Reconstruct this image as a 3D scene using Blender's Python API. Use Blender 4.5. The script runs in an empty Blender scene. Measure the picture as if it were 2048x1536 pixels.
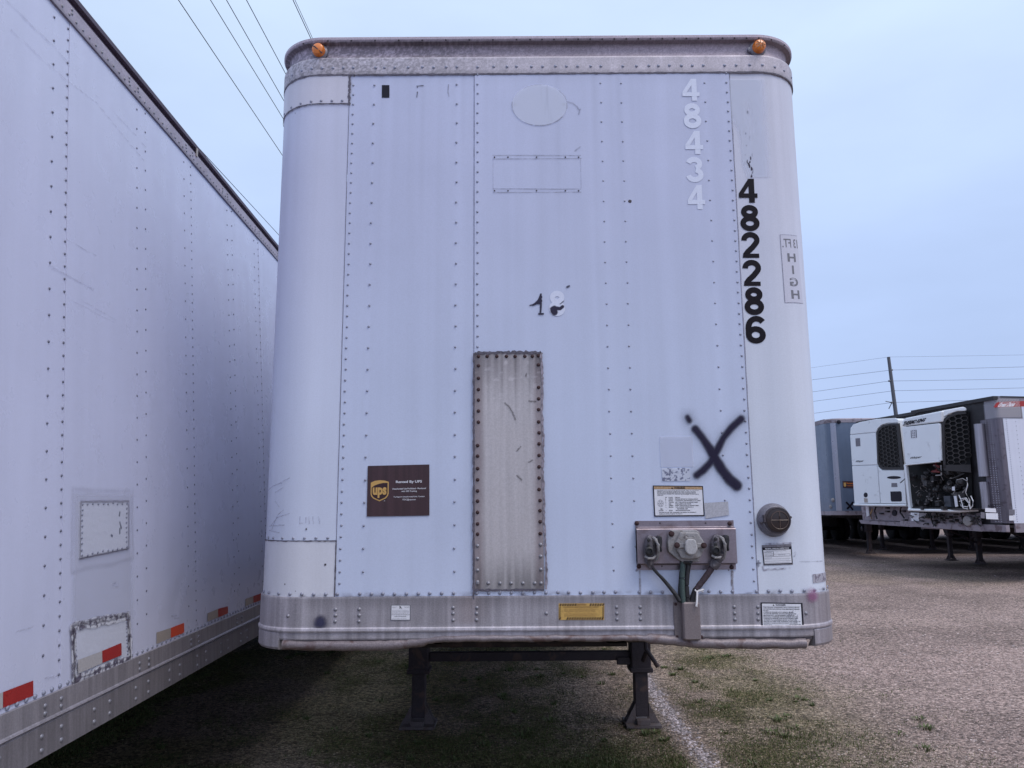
import bpy, bmesh, math, random
import numpy as np
from mathutils import Matrix, Vector

scene = bpy.context.scene
rnd = random.Random(7)

# ------------------------------------------------------------------ camera
FPX, PITCH, ROLL, EYE = 1518.0, math.radians(9.02), math.radians(0.38), 1.71
cam_d = bpy.data.cameras.new('camera')
cam = bpy.data.objects.new('camera', cam_d)
scene.collection.objects.link(cam)
cam_d.sensor_width = 36.0
cam_d.lens = 36.0 * FPX / 2048.0
cam_d.clip_start = 0.05
cam_d.clip_end = 3000
_R, _V = Vector((1, 0, 0)), Vector((0, -math.sin(PITCH), math.cos(PITCH)))
_cx = _R * math.cos(ROLL) - _V * math.sin(ROLL)
_cy = _R * math.sin(ROLL) + _V * math.cos(ROLL)
_cz = -Vector((0, math.cos(PITCH), math.sin(PITCH)))
cam.matrix_world = Matrix(((_cx.x, _cy.x, _cz.x, 0), (_cx.y, _cy.y, _cz.y, 0), (_cx.z, _cy.z, _cz.z, EYE), (0, 0, 0, 1)))
scene.camera = cam

# ------------------------------------------------------------------ world: overcast sky
SUN_EL, SUN_AZ = math.radians(58), math.radians(134)     # azimuth clockwise from +Y (behind the camera, to the right)
w = bpy.data.worlds.new('World')
scene.world = w
w.use_nodes = True
nt = w.node_tree
nt.nodes.clear()
def N(t, **k):
    n = nt.nodes.new(t)
    for a, b in k.items():
        setattr(n, a, b)
    return n
wout = N('ShaderNodeOutputWorld')
sky = N('ShaderNodeTexSky', sky_type='NISHITA', sun_disc=False)
sky.sun_elevation = SUN_EL
sky.sun_rotation = SUN_AZ
sky.air_density = 1.0
sky.dust_density = 3.0
bg1 = N('ShaderNodeBackground')
bg1.inputs['Strength'].default_value = 0.05
nt.links.new(sky.outputs[0], bg1.inputs['Color'])
tc = N('ShaderNodeTexCoord')
sep = N('ShaderNodeSeparateXYZ')
nt.links.new(tc.outputs['Generated'], sep.inputs[0])
ramp = N('ShaderNodeValToRGB')
cr = ramp.color_ramp
cr.elements[0].position = 0.0
cr.elements[0].color = (0.20, 0.24, 0.38, 1)
cr.elements[1].position = 1.0
cr.elements[1].color = (0.62, 0.74, 0.94, 1)
e = cr.elements.new(0.02); e.color = (0.33, 0.42, 0.71, 1)
e = cr.elements.new(0.30); e.color = (0.44, 0.55, 0.81, 1)
e = cr.elements.new(0.52); e.color = (0.59, 0.72, 0.92, 1)
nt.links.new(sep.outputs['Z'], ramp.inputs[0])
mp = N('ShaderNodeMapping')
mp.inputs['Scale'].default_value = (1.6, 1.6, 4.5)
nt.links.new(tc.outputs['Generated'], mp.inputs[0])
cn = N('ShaderNodeTexNoise')
cn.inputs['Scale'].default_value = 1.6
cn.inputs['Detail'].default_value = 5
cn.inputs['Roughness'].default_value = 0.5
nt.links.new(mp.outputs[0], cn.inputs['Vector'])
mr = N('ShaderNodeMapRange')
mr.inputs['From Min'].default_value = 0.3
mr.inputs['From Max'].default_value = 0.7
mr.inputs['To Min'].default_value = 0.91
mr.inputs['To Max'].default_value = 1.07
nt.links.new(cn.outputs['Fac'], mr.inputs['Value'])
bg2 = N('ShaderNodeBackground')
nt.links.new(ramp.outputs[0], bg2.inputs['Color'])
nt.links.new(mr.outputs[0], bg2.inputs['Strength'])
addn = N('ShaderNodeAddShader')
nt.links.new(bg1.outputs[0], addn.inputs[0])
nt.links.new(bg2.outputs[0], addn.inputs[1])
nt.links.new(addn.outputs[0], wout.inputs[0])

sun_d = bpy.data.lights.new('sun', 'SUN')
sun_d.energy = 1.35
sun_d.angle = math.radians(30)
sun_d.color = (1.0, 0.93, 0.86)
sun = bpy.data.objects.new('sun', sun_d)
scene.collection.objects.link(sun)
sv = Vector((math.sin(SUN_AZ) * math.cos(SUN_EL), math.cos(SUN_AZ) * math.cos(SUN_EL), math.sin(SUN_EL)))
sun.rotation_euler = sv.to_track_quat('Z', 'Y').to_euler()
sun.location = sv * 50

scene.view_settings.view_transform = 'Standard'
scene.view_settings.look = 'None'
scene.view_settings.gamma = 1
scene.view_settings.exposure = 0.0

# ------------------------------------------------------------------ helpers
def ray(px, py):
    a, b = px - 1024.0, 768.0 - py
    u = a * math.cos(ROLL) + b * math.sin(ROLL)
    v = -a * math.sin(ROLL) + b * math.cos(ROLL)
    return (u, FPX * math.cos(PITCH) - v * math.sin(PITCH), FPX * math.sin(PITCH) + v * math.cos(PITCH))
def atY(px, py, Y):
    """real point at depth Y that the photograph shows at this pixel"""
    r = ray(px, py); t = Y / r[1]
    return (r[0] * t, Y, EYE + r[2] * t)
def onG(px, py):
    r = ray(px, py); t = -EYE / r[2]
    return (r[0] * t, r[1] * t, 0.0)

def h2(xi, yi, seed):
    v = np.sin(xi * 127.1 + yi * 311.7 + seed * 74.7) * 43758.5453
    return v - np.floor(v)
def vn(x, y, seed=0):
    x = np.asarray(x, float); y = np.asarray(y, float)
    xi, yi = np.floor(x), np.floor(y)
    fx, fy = x - xi, y - yi
    fx = fx * fx * (3 - 2 * fx); fy = fy * fy * (3 - 2 * fy)
    a, b = h2(xi, yi, seed), h2(xi + 1, yi, seed)
    c, d = h2(xi, yi + 1, seed), h2(xi + 1, yi + 1, seed)
    return (a * (1 - fx) + b * fx) * (1 - fy) + (c * (1 - fx) + d * fx) * fy
def fbm(x, y, seed=0, o=4):
    s, a, t = 0, 1.0, 0
    for k in range(o):
        s = s + a * vn(x * 2 ** k, y * 2 ** k, seed + k); t += a; a *= .5
    return s / t
def sst(a, b, x):
    t = np.clip((x - a) / (b - a), 0, 1)
    return t * t * (3 - 2 * t)

COL = scene.collection
def wloc(o):
    v = Vector((0, 0, 0))
    while o is not None:
        v = v + o.location; o = o.parent
    return v
def mesh_obj(name, verts, faces, mat, parent=None, smooth=False, kind=None, label=None, col=None, alpha=None, shade_from=None):
    me = bpy.data.meshes.new(name)
    off = wloc(parent) if parent else Vector((0, 0, 0))
    V = np.asarray(verts, dtype=np.float64).reshape(-1, 3) - np.array(off)
    me.from_pydata([tuple(v) for v in V], [], faces)
    if isinstance(mat, (list, tuple)):
        for m in mat: me.materials.append(m)
    elif mat: me.materials.append(mat)
    if col is not None:
        at = me.color_attributes.new('col', 'FLOAT_COLOR', 'POINT')
        c = np.ones((len(V), 4), dtype=np.float32); c[:, :3] = np.asarray(col).reshape(-1, 3)
        at.data.foreach_set('color', c.ravel())
    if alpha is not None:
        at = me.attributes.new('alpha', 'FLOAT', 'POINT')
        at.data.foreach_set('value', np.asarray(alpha, dtype=np.float32).ravel())
    if smooth:
        me.polygons.foreach_set('use_smooth', [True] * len(me.polygons))
    me.update()
    o = bpy.data.objects.new(name, me)
    COL.objects.link(o)
    if parent: o.parent = parent
    if kind: o['kind'] = kind
    if label: o['label'] = label
    return o
def big_mesh(name, V, F, mat, col=None, kind=None, parent=None):
    """fast mesh from numpy arrays, F all of one side count"""
    me = bpy.data.meshes.new(name)
    n, k = len(V), F.shape[1]
    me.vertices.add(n); me.vertices.foreach_set('co', V.astype(np.float32).ravel())
    me.loops.add(F.size); me.loops.foreach_set('vertex_index', F.astype(np.int32).ravel())
    me.polygons.add(len(F))
    me.polygons.foreach_set('loop_start', np.arange(0, F.size, k, dtype=np.int32))
    me.update(calc_edges=True)
    me.validate()
    me.materials.append(mat)
    if col is not None:
        at = me.color_attributes.new('col', 'FLOAT_COLOR', 'POINT')
        c = np.ones((n, 4), dtype=np.float32); c[:, :3] = col
        at.data.foreach_set('color', c.ravel())
    o = bpy.data.objects.new(name, me); COL.objects.link(o)
    if parent: o.parent = parent
    if kind: o['kind'] = kind
    return o
def thing(name, loc, label, cat, group=None):
    o = bpy.data.objects.new(name, None)
    o.empty_display_size = .3
    o.location = loc; COL.objects.link(o)
    o['label'] = label; o['category'] = cat
    if group: o['group'] = group
    return o

# ---- materials
def mat(name, base, rough=.5, metal=0.0, streak=0.0, blotch=0.0, grain=0.0, dirt=None, bump=0.0, bscale=60.0,
        wave=0.0, vcol=False, spec=.5, gscale=160.0, sscale=(14, 14, .5), coat=0.0):
    m = bpy.data.materials.new(name)
    m.use_nodes = True
    t = m.node_tree; t.nodes.clear()
    out = t.nodes.new('ShaderNodeOutputMaterial')
    p = t.nodes.new('ShaderNodeBsdfPrincipled')
    t.links.new(p.outputs[0], out.inputs[0])
    p.inputs['Roughness'].default_value = rough
    p.inputs['Metallic'].default_value = metal
    p.inputs['Specular IOR Level'].default_value = spec
    p.inputs['Coat Weight'].default_value = coat
    tcn = t.nodes.new('ShaderNodeTexCoord')
    rgb = t.nodes.new('ShaderNodeRGB'); rgb.outputs[0].default_value = (*base, 1)
    cur = rgb.outputs[0]
    def mul(a, b):
        n = t.nodes.new('ShaderNodeMix'); n.data_type = 'RGBA'; n.blend_type = 'MULTIPLY'
        n.inputs['Factor'].default_value = 1
        t.links.new(a, n.inputs['A']); t.links.new(b, n.inputs['B'])
        return n.outputs['Result']
    def noise(scale, sc3=None, detail=4, dist=0):
        n = t.nodes.new('ShaderNodeTexNoise')
        n.inputs['Scale'].default_value = scale; n.inputs['Detail'].default_value = detail
        n.inputs['Distortion'].default_value = dist
        if sc3:
            mpn = t.nodes.new('ShaderNodeMapping'); mpn.inputs['Scale'].default_value = sc3
            t.links.new(tcn.outputs['Object'], mpn.inputs[0]); t.links.new(mpn.outputs[0], n.inputs['Vector'])
        else:
            t.links.new(tcn.outputs['Object'], n.inputs['Vector'])
        return n.outputs['Fac']
    def rng(a, f0, f1, t0, t1):
        n = t.nodes.new('ShaderNodeMapRange')
        for k, v in zip(('From Min', 'From Max', 'To Min', 'To Max'), (f0, f1, t0, t1)): n.inputs[k].default_value = v
        t.links.new(a, n.inputs['Value'])
        return n.outputs[0]
    if vcol:
        at = t.nodes.new('ShaderNodeAttribute'); at.attribute_name = 'col'
        cur = mul(cur, at.outputs['Color'])
    if streak:
        cur = mul(cur, rng(noise(1.0, sscale, 5), .3, .7, 1 - streak, 1 + streak * .5))
    if blotch:
        cur = mul(cur, rng(noise(1.7, None, 5, .4), .3, .7, 1 - blotch, 1 + blotch * .4))
    if grain:
        cur = mul(cur, rng(noise(gscale, None, 3), .3, .7, 1 - grain, 1 + grain))
    if dirt:
        dc, amt, dsc, th = dirt
        n = t.nodes.new('ShaderNodeMix'); n.data_type = 'RGBA'
        n.inputs['B'].default_value = (*dc, 1)
        t.links.new(cur, n.inputs['A'])
        t.links.new(rng(noise(dsc, None, 6, .6), th, th + .12, 0, amt), n.inputs['Factor'])
        cur = n.outputs['Result']
    t.links.new(cur, p.inputs['Base Color'])
    if bump or wave:
        prev = None
        if wave:
            b = t.nodes.new('ShaderNodeBump'); b.inputs['Strength'].default_value = 1; b.inputs['Distance'].default_value = wave
            t.links.new(noise(2.2, (1, 1, .55), 2), b.inputs['Height']); prev = b
        if bump:
            b = t.nodes.new('ShaderNodeBump'); b.inputs['Strength'].default_value = 1; b.inputs['Distance'].default_value = bump
            t.links.new(noise(bscale, None, 4), b.inputs['Height'])
            if prev: t.links.new(prev.outputs[0], b.inputs['Normal'])
            prev = b
        t.links.new(prev.outputs[0], p.inputs['Normal'])
    if grain or streak:
        t.links.new(rng(noise(9.0, None, 3), .3, .7, max(.05, rough - .08), min(1, rough + .08)), p.inputs['Roughness'])
    return m
def mat_decal(name, rough=.6, gate=None):
    m = bpy.data.materials.new(name); m.use_nodes = True
    t = m.node_tree; p = t.nodes['Principled BSDF']
    p.inputs['Roughness'].default_value = rough
    p.inputs['Specular IOR Level'].default_value = .15
    a = t.nodes.new('ShaderNodeAttribute'); a.attribute_name = 'alpha'
    c = t.nodes.new('ShaderNodeAttribute'); c.attribute_name = 'col'
    t.links.new(c.outputs['Color'], p.inputs['Base Color'])
    t.links.new(a.outputs['Fac'], p.inputs['Alpha'])
    return m

PAINT = (.545, .600, .765)
M = dict(
    panel=mat('trailer_paint', PAINT, .42, streak=.035, blotch=.04, grain=.03, wave=.008, vcol=True, spec=.35, dirt=((.34, .35, .43), .5, 110, .71)),
    corner=mat('corner_paint', (.64, .675, .775), .4, streak=.05, blotch=.05, grain=.035, wave=.003, vcol=True, spec=.35),
    cornerleft=mat('left_corner_paint', (.60, .645, .785), .4, streak=.03, blotch=.05, grain=.03, wave=.004, vcol=True, spec=.35),
    patchwhite=mat('newer_white_paint', (.63, .64, .715), .4, streak=.04, blotch=.05, grain=.03, wave=.003, vcol=True, spec=.35),
    side=mat('side_paint', (.585, .60, .755), .32, streak=.03, blotch=.03, grain=.02, wave=.008, vcol=True, spec=.45, dirt=((.38, .38, .46), .35, 110, .74)),
    rail=mat('oxidised_aluminium', (.43, .405, .435), .5, metal=.35, streak=.22, blotch=.1, grain=.12, vcol=True, bump=.0005, bscale=220, sscale=(45, 45, 1.2)),
    toprail=mat('weathered_top_rail', (.48, .445, .49), .55, metal=.25, blotch=.1, grain=.15, vcol=True, bump=.0006, bscale=260),
    fascia=mat('weathered_roof_cap', (.27, .235, .265), .6, metal=.15, blotch=.15, grain=.2, vcol=True, bump=.0008, bscale=240),
    darkedge=mat('dark_edge', (.055, .045, .055), .7, grain=.3),
    steelpatch=mat('galvanised_patch', (.54, .515, .545), .5, metal=.2, streak=.1, grain=.08, vcol=True, bump=.0004, bscale=200, sscale=(50, 50, 1.5)),
    plate=mat('brushed_steel_plate', (.29, .25, .285), .38, metal=.75, streak=.1, blotch=.2, grain=.08, bump=.0003, dirt=((.16, .11, .11), .6, 9, .56)),
    cast=mat('grey_cast_metal', (.30, .285, .29), .6, metal=.1, grain=.18, bump=.0006, dirt=((.12, .09, .08), .6, 30, .56)),
    castdark=mat('greasy_cast_metal', (.11, .10, .115), .55, metal=.3, grain=.3, bump=.001, bscale=110, dirt=((.30, .27, .29), .7, 45, .56)),
    rivet=mat('rivet_metal', (.29, .30, .38), .5, metal=.3),
    rivetdark=mat('dark_rivet', (.17, .17, .23), .5, metal=.3), rivetrail=mat('rail_rivet_metal', (.26, .255, .29), .45, metal=.4, grain=.2),
    rust=mat('rusty_bolt', (.048, .022, .024), .8, grain=.4, bump=.0006, bscale=300),
    sealant=mat('dark_sealant', (.10, .09, .12), .7, grain=.4, gscale=90),
    seam=mat('seam_shadow_gap', (.27, .27, .36), .7, grain=.3),
    rubber=mat('black_rubber', (.018, .017, .020), .5, grain=.3, dirt=((.09, .08, .085), .5, 40, .57)),
    greenhose=mat('faded_green_hose', (.055, .085, .08), .6, grain=.25, dirt=((.03, .03, .03), .6, 30, .6)),
    maroonhose=mat('wrapped_hose', (.05, .033, .042), .75, grain=.4, bump=.003, bscale=70),
    string=mat('white_string', (.72, .70, .72), .8),
    brown=mat('brown_vinyl', (.050, .022, .028), .5, streak=.35, grain=.1, sscale=(60, 60, 1.0)),
    gold=mat('gold_print', (.55, .33, .10), .5),
    darkbrown=mat('dark_brown_print', (.030, .008, .012), .5),
    white=mat('white_print', (.72, .72, .78), .5, grain=.06),
    black=mat('black_print', (.014, .012, .022), .5, spec=.2),
    blackdig=mat('black_vinyl', (.009, .006, .010), .5, grain=.3, spec=.15),
    grey=mat('grey_print', (.17, .17, .20), .6),
    ghost=mat('ghost_lettering', (.66, .69, .83), .5, grain=.05),
    ghostdim=mat('faint_ghost_lettering', (.536, .536, .690), .5, grain=.04),
    tan=mat('tan_print', (.42, .27, .15), .55, grain=.25),
    yellow=mat('yellow_print', (.56, .35, .10), .5, grain=.15),
    amber=mat('amber_lens', (.75, .20, .02), .25, coat=.5),
    lens=mat('brown_lens', (.024, .014, .014), .35, coat=.1),
    bezel=mat('lamp_bezel', (.19, .18, .21), .45, metal=.3, grain=.25, dirt=((.09, .07, .08), .6, 30, .56)),
    tube=mat('dented_tube', (.23, .195, .21), .5, metal=.35, grain=.2, streak=.2, bump=.0015, bscale=60, dirt=((.10, .055, .05), .8, 14, .54), sscale=(4, 4, 30)),
    under=mat('dark_chassis_steel', (.018, .012, .012), .8, grain=.4, dirt=((.055, .032, .028), .8, 12, .52)),
    leg=mat('landing_leg_steel', (.036, .027, .034), .7, grain=.35, dirt=((.10, .06, .05), .7, 10, .55)),
    foot=mat('landing_foot_steel', (.11, .09, .095), .7, grain=.3, dirt=((.08, .05, .04), .7, 14, .52)),
    tyre=mat('tyre_rubber', (.02, .02, .022), .85, grain=.3),
    rim=mat('painted_rim', (.35, .35, .37), .5, metal=.3, grain=.2),
    red=mat('red_reflective_tape', (.33, .022, .022), .35, grain=.15),
    redbright=mat('bright_red_reflective_tape', (.62, .07, .03), .35, grain=.1),
    silver=mat('silver_reflective_tape', (.42, .40, .41), .35, grain=.1),
    cream=mat('cream_reflective_tape', (.36, .31, .28), .4, grain=.1),
    reefer=mat('white_fibreglass', (.82, .84, .88), .25, blotch=.03, dirt=((.35, .33, .34), .4, 5, .62), coat=.3),
    grille=mat('black_grille_plastic', (.030, .026, .028), .6, grain=.2),
    hole=mat('black_void', (.004, .004, .005), .9),
    steelpost=mat('dull_stainless', (.17, .15, .18), .4, metal=.5, streak=.3, grain=.1, sscale=(20, 20, .8), dirt=((.07, .05, .06), .6, 8, .55)), chrome=mat('polished_stainless', (.42, .40, .45), .36, metal=.55, streak=.3, grain=.04, sscale=(20, 20, .8), wave=.01),
    tread=mat('diamond_plate', (.23, .22, .25), .4, metal=.6), treadtip=mat('diamond_plate_tip', (.50, .48, .52), .35, metal=.5),
    blue=mat('slate_blue_paint', (.11, .145, .215), .35, streak=.05, blotch=.1, grain=.05, wave=.006, coat=.2),
    blackframe=mat('black_frame', (.02, .018, .022), .6, grain=.3),
    junk=mat('oily_engine_metal', (.045, .042, .045), .55, metal=.4, grain=.5, gscale=30, dirt=((.16, .14, .14), .8, 9, .58)),
    redpart=mat('dull_red_part', (.16, .02, .02), .6, grain=.3),
    dirtyalu=mat('dirty_aluminium', (.30, .26, .295), .55, metal=.3, grain=.15, blotch=.2, dirt=((.12, .08, .09), .8, 5, .52)),
    logo=mat('red_badge', (.36, .02, .02), .4),
    wire=mat('power_cable', (.03, .035, .045), .7),
    wirefar=mat('far_power_cable', (.16, .19, .27), .7),
    pole=mat('weathered_utility_pole', (.11, .115, .135), .85, grain=.25, bump=.01, bscale=20),
    insul=mat('insulator_glass', (.10, .11, .13), .4),
)
DECAL = mat_decal('worn_mark', .6)

# ---- generic shapes
class MB:
    """collects several solid shapes into one mesh (world coordinates)"""
    def __init__(s, fr=None): s.v = []; s.f = []; s.fr = fr
    def P(s, x, y, z):
        return s.fr.P(x, y, z) if s.fr else (x, y, z)
    def add(s, vs, fs):
        b = len(s.v); s.v += [s.P(*v) for v in vs]; s.f += [tuple(b + i for i in f) for f in fs]
    def box(s, x0, x1, y0, y1, z0, z1):
        s.add([(x0, y0, z0), (x1, y0, z0), (x1, y1, z0), (x0, y1, z0), (x0, y0, z1), (x1, y0, z1), (x1, y1, z1), (x0, y1, z1)],
              [(0, 3, 2, 1), (4, 5, 6, 7), (0, 1, 5, 4), (1, 2, 6, 5), (2, 3, 7, 6), (3, 0, 4, 7)])
    def rbox(s, x0, x1, y0, y1, z0, z1, b=.005):
        """box with chamfered vertical and horizontal edges, front at y0"""
        ring = lambda y, k: [(x0 + k, y, z0 + b), (x0 + b, y, z0 + k), (x1 - b, y, z0 + k), (x1 - k, y, z0 + b),
                             (x1 - k, y, z1 - b), (x1 - b, y, z1 - k), (x0 + b, y, z1 - k), (x0 + k, y, z1 - b)]
        ins = [(x0 + b, y0, z0 + b * 1.4), (x0 + b * 1.4, y0, z0 + b), (x1 - b * 1.4, y0, z0 + b), (x1 - b, y0, z0 + b * 1.4),
               (x1 - b, y0, z1 - b * 1.4), (x1 - b * 1.4, y0, z1 - b), (x0 + b * 1.4, y0, z1 - b), (x0 + b, y0, z1 - b * 1.4)]
        s.add(ins + ring(y0 + b, 0) + ring(y1, 0),
              [tuple(range(8))] + [(i, (i + 1) % 8, 8 + (i + 1) % 8, 8 + i)[::-1] for i in range(8)] +
              [(8 + i, 8 + (i + 1) % 8, 16 + (i + 1) % 8, 16 + i)[::-1] for i in range(8)] + [tuple(range(23, 15, -1))])
    def prism(s, pts, y0, y1):
        """polygon in the x-z plane between depths y0 (front) and y1"""
        n = len(pts)
        s.add([(x, y0, z) for x, z in pts] + [(x, y1, z) for x, z in pts],
              [tuple(range(n)), tuple(range(2 * n - 1, n - 1, -1))] + [(i, n + i, n + (i + 1) % n, (i + 1) % n) for i in range(n)])
    def tube(s, pts, r, n=8, caps=True):
        P = [Vector(p) for p in pts]
        R = r if isinstance(r, (list, tuple)) else [r] * len(P)
        vs = []
        up = Vector((0, 0, 1))
        for i, p in enumerate(P):
            d = (P[min(i + 1, len(P) - 1)] - P[max(i - 1, 0)])
            if d.length < 1e-9: d = Vector((0, 1, 0))
            d.normalize()
            a = d.cross(up)
            if a.length < .05: a = d.cross(Vector((0, 1, 0)))
            a.normalize(); b = a.cross(d).normalized()
            for k in range(n):
                t = 2 * math.pi * k / n
                q = p + a * math.cos(t) * R[i] + b * math.sin(t) * R[i]
                vs.append((q.x, q.y, q.z))
        fs = []
        for i in range(len(P) - 1):
            for k in range(n):
                fs.append((i * n + k, i * n + (k + 1) % n, (i + 1) * n + (k + 1) % n, (i + 1) * n + k))
        if caps:
            fs.append(tuple(range(n - 1, -1, -1))); fs.append(tuple((len(P) - 1) * n + k for k in range(n)))
        s.add(vs, fs)
    def lathe(s, c, prof, n=20, axis='y', ang=0.0):
        """profile [(r, depth)], depth towards +y; turned by ang about z"""
        vs = []
        for r, dpt in prof:
            for k in range(n):
                t = 2 * math.pi * k / n
                x, y, z = r * math.cos(t), dpt, r * math.sin(t)
                if axis == 'x': x, y = dpt, r * math.cos(t)
                if axis == 'z': x, y, z = r * math.cos(t), r * math.sin(t), dpt
                X = x * math.cos(ang) - y * math.sin(ang); Y = x * math.sin(ang) + y * math.cos(ang)
                vs.append((c[0] + X, c[1] + Y, c[2] + z))
        fs = []
        m = len(prof)
        for i in range(m - 1):
            for k in range(n):
                fs.append((i * n + k, i * n + (k + 1) % n, (i + 1) * n + (k + 1) % n, (i + 1) * n + k))
        fs.append(tuple(range(n))); fs.append(tuple((m - 1) * n + k for k in range(n - 1, -1, -1)))
        s.add(vs, fs)
    def build(s, name, m, parent=None, smooth=False, **k):
        o = mesh_obj(name, s.v, s.f, m, parent, smooth, **k)
        if smooth:
            fixn(o)
            o.data.set_sharp_from_angle(angle=math.radians(38))
        else:
            fixn(o)
        return o
def fixn(o):
    bm = bmesh.new(); bm.from_mesh(o.data)
    bmesh.ops.recalc_face_normals(bm, faces=bm.faces)
    bm.to_mesh(o.data); bm.free()
class Frame:
    def __init__(s, O, ex): s.O = Vector(O); s.ex = Vector(ex).normalized(); s.ey = Vector((-s.ex.y, s.ex.x, 0)); 
    def P(s, x, y, z):
        q = s.O + s.ex * x + s.ey * y
        return (q.x, q.y, q.z + z)
    def pix(s, px, py, y=0.0):
        r = Vector(ray(px, py)); o = Vector((0, 0, EYE))
        n = s.ey
        t = ((s.O + n * y) - o).dot(n) / r.dot(n)
        q = o + r * t
        return ((q - s.O).dot(s.ex), q.z - s.O.z)

class Surf:
    """a wall that can be addressed by (s, z): s runs along it, d stands proud of it"""
    def grid(s, S, Z, Dd): ...
class PathSurf(Surf):
    """straight front with rounded corners turning into straight sides; s = x on the flat"""
    def __init__(s, X0, X1, Y0, R, L):
        s.X0, s.X1, s.Y0, s.R, s.L = X0, X1, Y0, R, L
        s.a0, s.a1 = X0 + R, X1 - R
        s.q = R * math.pi / 2
        ss = np.linspace(s.a0 - s.q - .3, s.a1 + s.q + .3, 4000)
        p = s.place(ss, ss * 0, ss * 0)
        b = p[:, 0] / p[:, 1]
        i0, i1 = np.argmin(b), np.argmax(b)
        s.tb, s.ts = b[i0:i1 + 1], ss[i0:i1 + 1]
    def place(s, S, Z, Dd):
        S, Z, Dd = np.broadcast_arrays(np.asarray(S, float), np.asarray(Z, float), np.asarray(Dd, float))
        al = np.where(S < s.a0, np.clip((s.a0 - S) / s.R, 0, math.pi / 2), np.where(S > s.a1, np.clip((S - s.a1) / s.R, 0, math.pi / 2), 0))
        sg = np.where(S < s.a0, -1.0, 1.0)
        nx, ny = sg * np.sin(al), -np.cos(al)
        cx = np.where(S < s.a0, s.a0, np.where(S > s.a1, s.a1, S))
        cy = s.Y0 + s.R
        ext = np.maximum(0, np.maximum(s.a0 - S, S - s.a1) - s.q)
        x = cx + nx * (s.R + Dd); y = cy + ny * (s.R + Dd) + ext
        return np.stack([x, y, Z], -1)
    def ang(s, S):
        if S < s.a0: return -min((s.a0 - S) / s.R, math.pi / 2)
        if S > s.a1: return min((S - s.a1) / s.R, math.pi / 2)
        return 0.0
    def pix(s, px, py):
        r = ray(px, py); b = r[0] / r[1]
        S = float(np.interp(b, s.tb, s.ts))
        y = s.place(S, 0, 0)[1]
        return (S, EYE + r[2] / r[1] * y)
    def densify(s, s0, s1, step):
        pts = [s0, s1] + [a for a in (s.a0, s.a1, s.a0 - s.q, s.a1 + s.q) if s0 < a < s1]
        pts = sorted(pts); out = []
        for a, b in zip(pts[:-1], pts[1:]):
            m = (a + b) / 2
            curved = (s.a0 - s.q < m < s.a0) or (s.a1 < m < s.a1 + s.q)
            n = max(1, math.ceil((b - a) / (min(step, .03) if curved else step)))
            out += list(np.linspace(a, b, n, endpoint=False))
        return np.array(out + [s1])
class PlaneSurf(Surf):
    def __init__(s, O, ex, nrm, lean=0.0): s.O = Vector((O[0], O[1], 0)); s.ex = Vector(ex).normalized(); s.n = Vector(nrm).normalized(); s.lean = lean
    def place(s, S, Z, Dd):
        S, Z, Dd = np.broadcast_arrays(np.asarray(S, float), np.asarray(Z, float), np.asarray(Dd, float))
        x = s.O.x + s.ex.x * S + s.n.x * Dd - s.lean * (Z - EYE); y = s.O.y + s.ex.y * S + s.n.y * Dd
        return np.stack([x, y, Z], -1)
    def ang(s, S): return math.atan2(s.n.x, -s.n.y)
    def pix(s, px, py):
        r = Vector(ray(px, py)); t = s.O.dot(s.n) / (Vector((r.x, r.y, 0)).dot(s.n) + s.lean * r.z * s.n.x)
        q = r * t; q.x += s.lean * q.z
        return ((Vector((q.x, q.y, 0)) - s.O).dot(s.ex), EYE + q.z)
    def densify(s, s0, s1, step):
        return np.linspace(s0, s1, max(2, math.ceil(abs(s1 - s0) / step) + 1))

def skin(name, sf, s0, s1, z0, z1, d, t, m, parent, step=.12, zstep=.2, colfn=None, dfn=None, label=None, kind=None, smooth=True):
    """sheet of thickness t lying on the surface, outer face d proud"""
    S = sf.densify(s0, s1, step); Z = np.linspace(z0, z1, max(2, math.ceil((z1 - z0) / zstep) + 1))
    SS, ZZ = np.meshgrid(S, Z, indexing='ij')
    DD = d + (dfn(SS, ZZ) if dfn else 0 * SS)
    V = sf.place(SS, ZZ, DD).reshape(-1, 3)
    ni, nj = SS.shape
    idx = np.arange(ni * nj).reshape(ni, nj)
    a, b, c, e_ = idx[:-1, :-1], idx[1:, :-1], idx[1:, 1:], idx[:-1, 1:]
    F = [tuple(q) for q in np.stack([a, b, c, e_], -1).reshape(-1, 4).tolist()]
    rim = list(idx[:, 0]) + list(idx[-1, 1:]) + list(idx[::-1, -1][1:]) + list(idx[0, ::-1][1:-1])
    rs = SS.ravel()[rim]; rz = ZZ.ravel()[rim]
    V2 = sf.place(rs, rz, DD.ravel()[rim] - t)
    nV = len(V); V = np.vstack([V, sf.place(rs, rz, DD.ravel()[rim]), V2]); k = len(rim)
    for i in range(k):
        j = (i + 1) % k
        F.append((nV + j, nV + i, nV + k + i, nV + k + j))
    col = None
    if colfn is not None:
        c0 = colfn(SS, ZZ)
        if c0.ndim == 2: c0 = np.repeat(c0[..., None], 3, -1)
        c0 = c0.reshape(-1, 3); col = np.vstack([c0, c0[rim], c0[rim] * .8])
    o = mesh_obj(name, V, F, m, parent, False, col=col, label=label, kind=kind)
    if smooth:
        me = o.data
        sm = [True] * ((ni - 1) * (nj - 1)) + [False] * k
        me.polygons.foreach_set('use_smooth', sm)
    return o
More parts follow.
